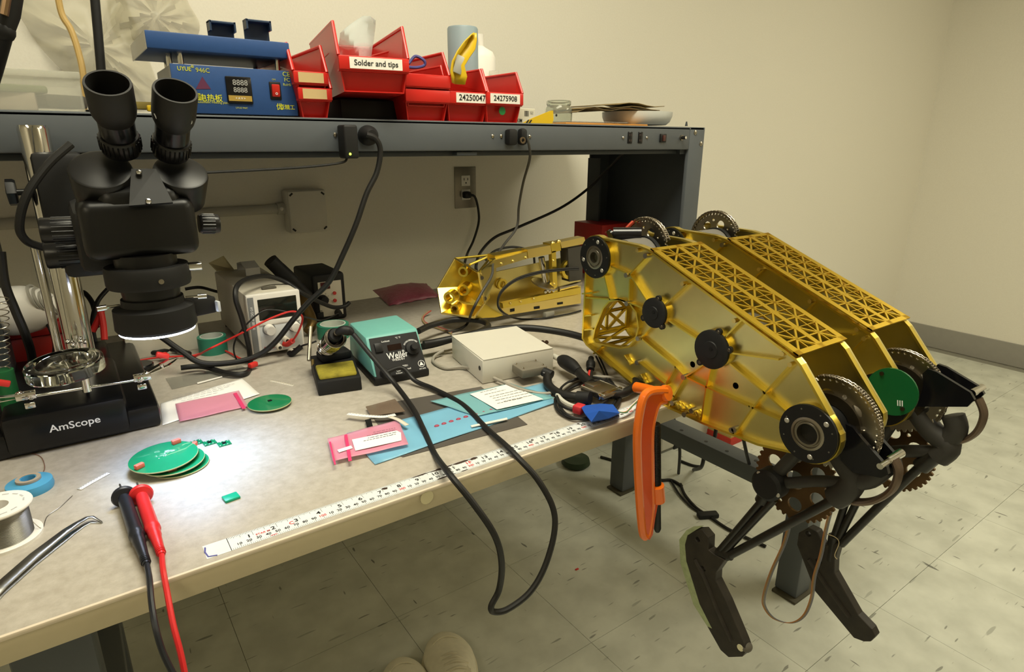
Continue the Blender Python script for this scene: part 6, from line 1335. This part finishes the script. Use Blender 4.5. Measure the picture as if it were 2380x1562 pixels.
for i, (pts, r) in enumerate((
    ([at(1565, 970, y=.70), at(1574, 1005, y=.70), at(1580, 1050, y=.72), at(1577, 1100, z=.006)], .006), ([at(1668, 960, y=.60), at(1660, 1020, y=.60), at(1640, 1050, y=.60), at(1630, 1085, z=.15), at(1612, 1092, z=.006)], .007), ([at(1396, 1062, z=.006), at(1440, 1075, z=.006), at(1480, 1094, z=.006), at(1530, 1115, z=.006), at(1560, 1116, z=.006), at(1585, 1130, z=.006)], .006),
    ([at(1560, 1118, z=.006), at(1580, 1150, z=.006), at(1610, 1180, z=.006), at(1640, 1197, z=.006)], .004), ([at(1582, 1125, z=.006), at(1592, 1150, z=.006), at(1618, 1180, z=.006), at(1648, 1200, z=.006), at(1680, 1222, z=.006), at(1705, 1236, z=.006), at(1780, 1270, z=.006)], .0055), ([at(1722, 990, y=.30), at(1730, 1030, y=.30), at(1738, 1065, y=.32), at(1750, 1110, y=.36)], .005), ([at(1583, 1072, z=.006), at(1610, 1082, z=.006), at(1632, 1085, z=.006)], .006))):
    B().cable(pts, r, 7, 8).build('floor_cable', rubber, label=['black cable dropping from the bench beside the white cabinet', 'black cable dropping behind the orange clamp to the floor', 'black cable crossing the floor under the bench rail', 'thin black cable branch joining the inline connector', 'black cable with inline connector running towards the robot feet', 'black cable hanging in front of the tan carton', 'short black plug lying on the floor by the rail'][i], cat='cable')
B().box(at(1645, 1197, z=.010), (.075, .03, .018), .005, M.Rotation(-.5, 3, 'Z')).build('inline_connector', blackm, label='black inline connector on the floor cable', cat='connector')
B().lathe([(0, 0), (.05, 0), (.06, .01), (.055, .03), (0, .035)], at(1338, 1080, z=0), (0, 0, 1), 24).build('green_puck', mat('dark_green_puck', '24361F', .5, 0, .4, 30), label='small dark green round object on the floor under the bench', cat='object')
B().box(at(1341, 1323, z=.002), (.012, .006, .003), .001).build('red_scrap', redw, label='tiny red plastic scrap on the floor', cat='scrap')

# ------------------------------------------------------------------ shoes
def shoe(toe, heel, label, width):
    toe, heel = V(toe), V(heel); d = (heel-toe); d.z = 0; d.normalize(); sdv = V((-d.y, d.x, 0)); L = .30
    root = thing('shoe', toe+d*(L/2)-V((0, 0, toe.z)), label, 'shoe', 'pair of worn cream sneakers'); cream = mat('cream_canvas', 'EAE4CE', .85, 0, .10, 60, .25); solem = mat('sole_rubber', 'DDD6BC', .7, 0, .08, 40)
    wf = [.18, .55, .78, .92, 1.0, 1.0, .95, .88, .80, .74, .72, .72, .60, .2]; hf = [.020, .040, .050, .055, .062, .070, .080, .090, .098, .100, .100, .098, .085, .05]; n = len(wf)
    def loft(wsc, z0f, z1f, m, nm, par, seg=14):
        vs = []; 
        for i in range(n):
            c = toe+d*(L*(i/(n-1))); c.z = 0; ww = width/2*wf[i]*wsc
            for j in range(seg+1):
                a = PI*j/seg; x = math.cos(a); z = math.sin(a)**.65
                vs.append(c+sdv*(x*ww)+V((0, 0, z0f(i)+z*(z1f(i)-z0f(i)))))
        fs = [(i*(seg+1)+j, i*(seg+1)+j+1, (i+1)*(seg+1)+j+1, (i+1)*(seg+1)+j) for i in range(n-1) for j in range(seg)]+[tuple(i*(seg+1) for i in range(n))+tuple(i*(seg+1)+seg for i in range(n-1, -1, -1)), tuple(range(seg+1)), tuple((n-1)*(seg+1)+j for j in range(seg+1))]
        o = B().add(vs, fs).build(nm, m, par, 60); sdm = o.modifiers.new('s', 'SUBSURF'); sdm.levels = sdm.render_levels = 1; return o
    loft(1.07, lambda i: .0, lambda i: .026, solem, 'sole', root); up_ = loft(.97, lambda i: .012, lambda i: hf[i], cream, 'upper', root)
    cap_ = [toe+d*(.075+.018*math.cos(2*a))+sdv*(width*.44*math.cos(a))+V((0, 0, .016-toe.z+.040*math.sin(a))) for a in [PI*i/12 for i in range(13)]]
    B().tube(cr(cap_, 3), .0016, 6).build('toe_seam', solem, up_)
    for k in range(4):
        y_ = .135+.022*k; zz = hf[min(n-1, int(y_/L*(n-1))+1)]+.002; s_ = width*.20
        B().tube(cr([toe+d*y_+sdv*-s_+V((0, 0, zz-.012-toe.z)), toe+d*(y_+.008)+V((0, 0, zz+.002-toe.z)), toe+d*(y_+.012)+sdv*s_+V((0, 0, zz-.012-toe.z))], 5), .0034, 8).build('lace', mat('lace_cream', 'CFC8B0', .85), up_)
    B().prism([(-.022, 0), (.022, 0), (.026, .12), (-.026, .12)], toe+d*.13+V((0, 0, .068-toe.z)), sdv, (d+V((0, 0, .30))).normalized(), -.003, .003).build('tongue', cream, up_, 40)
shoe(at(1022, 1462, z=.03), at(1078, 1640, z=.03), 'cream canvas sneaker nearest the hanging iron cord', .135)
shoe(at(925, 1520, z=.03), at(962, 1680, z=.03), 'left cream canvas sneaker at the bottom frame edge', .130)
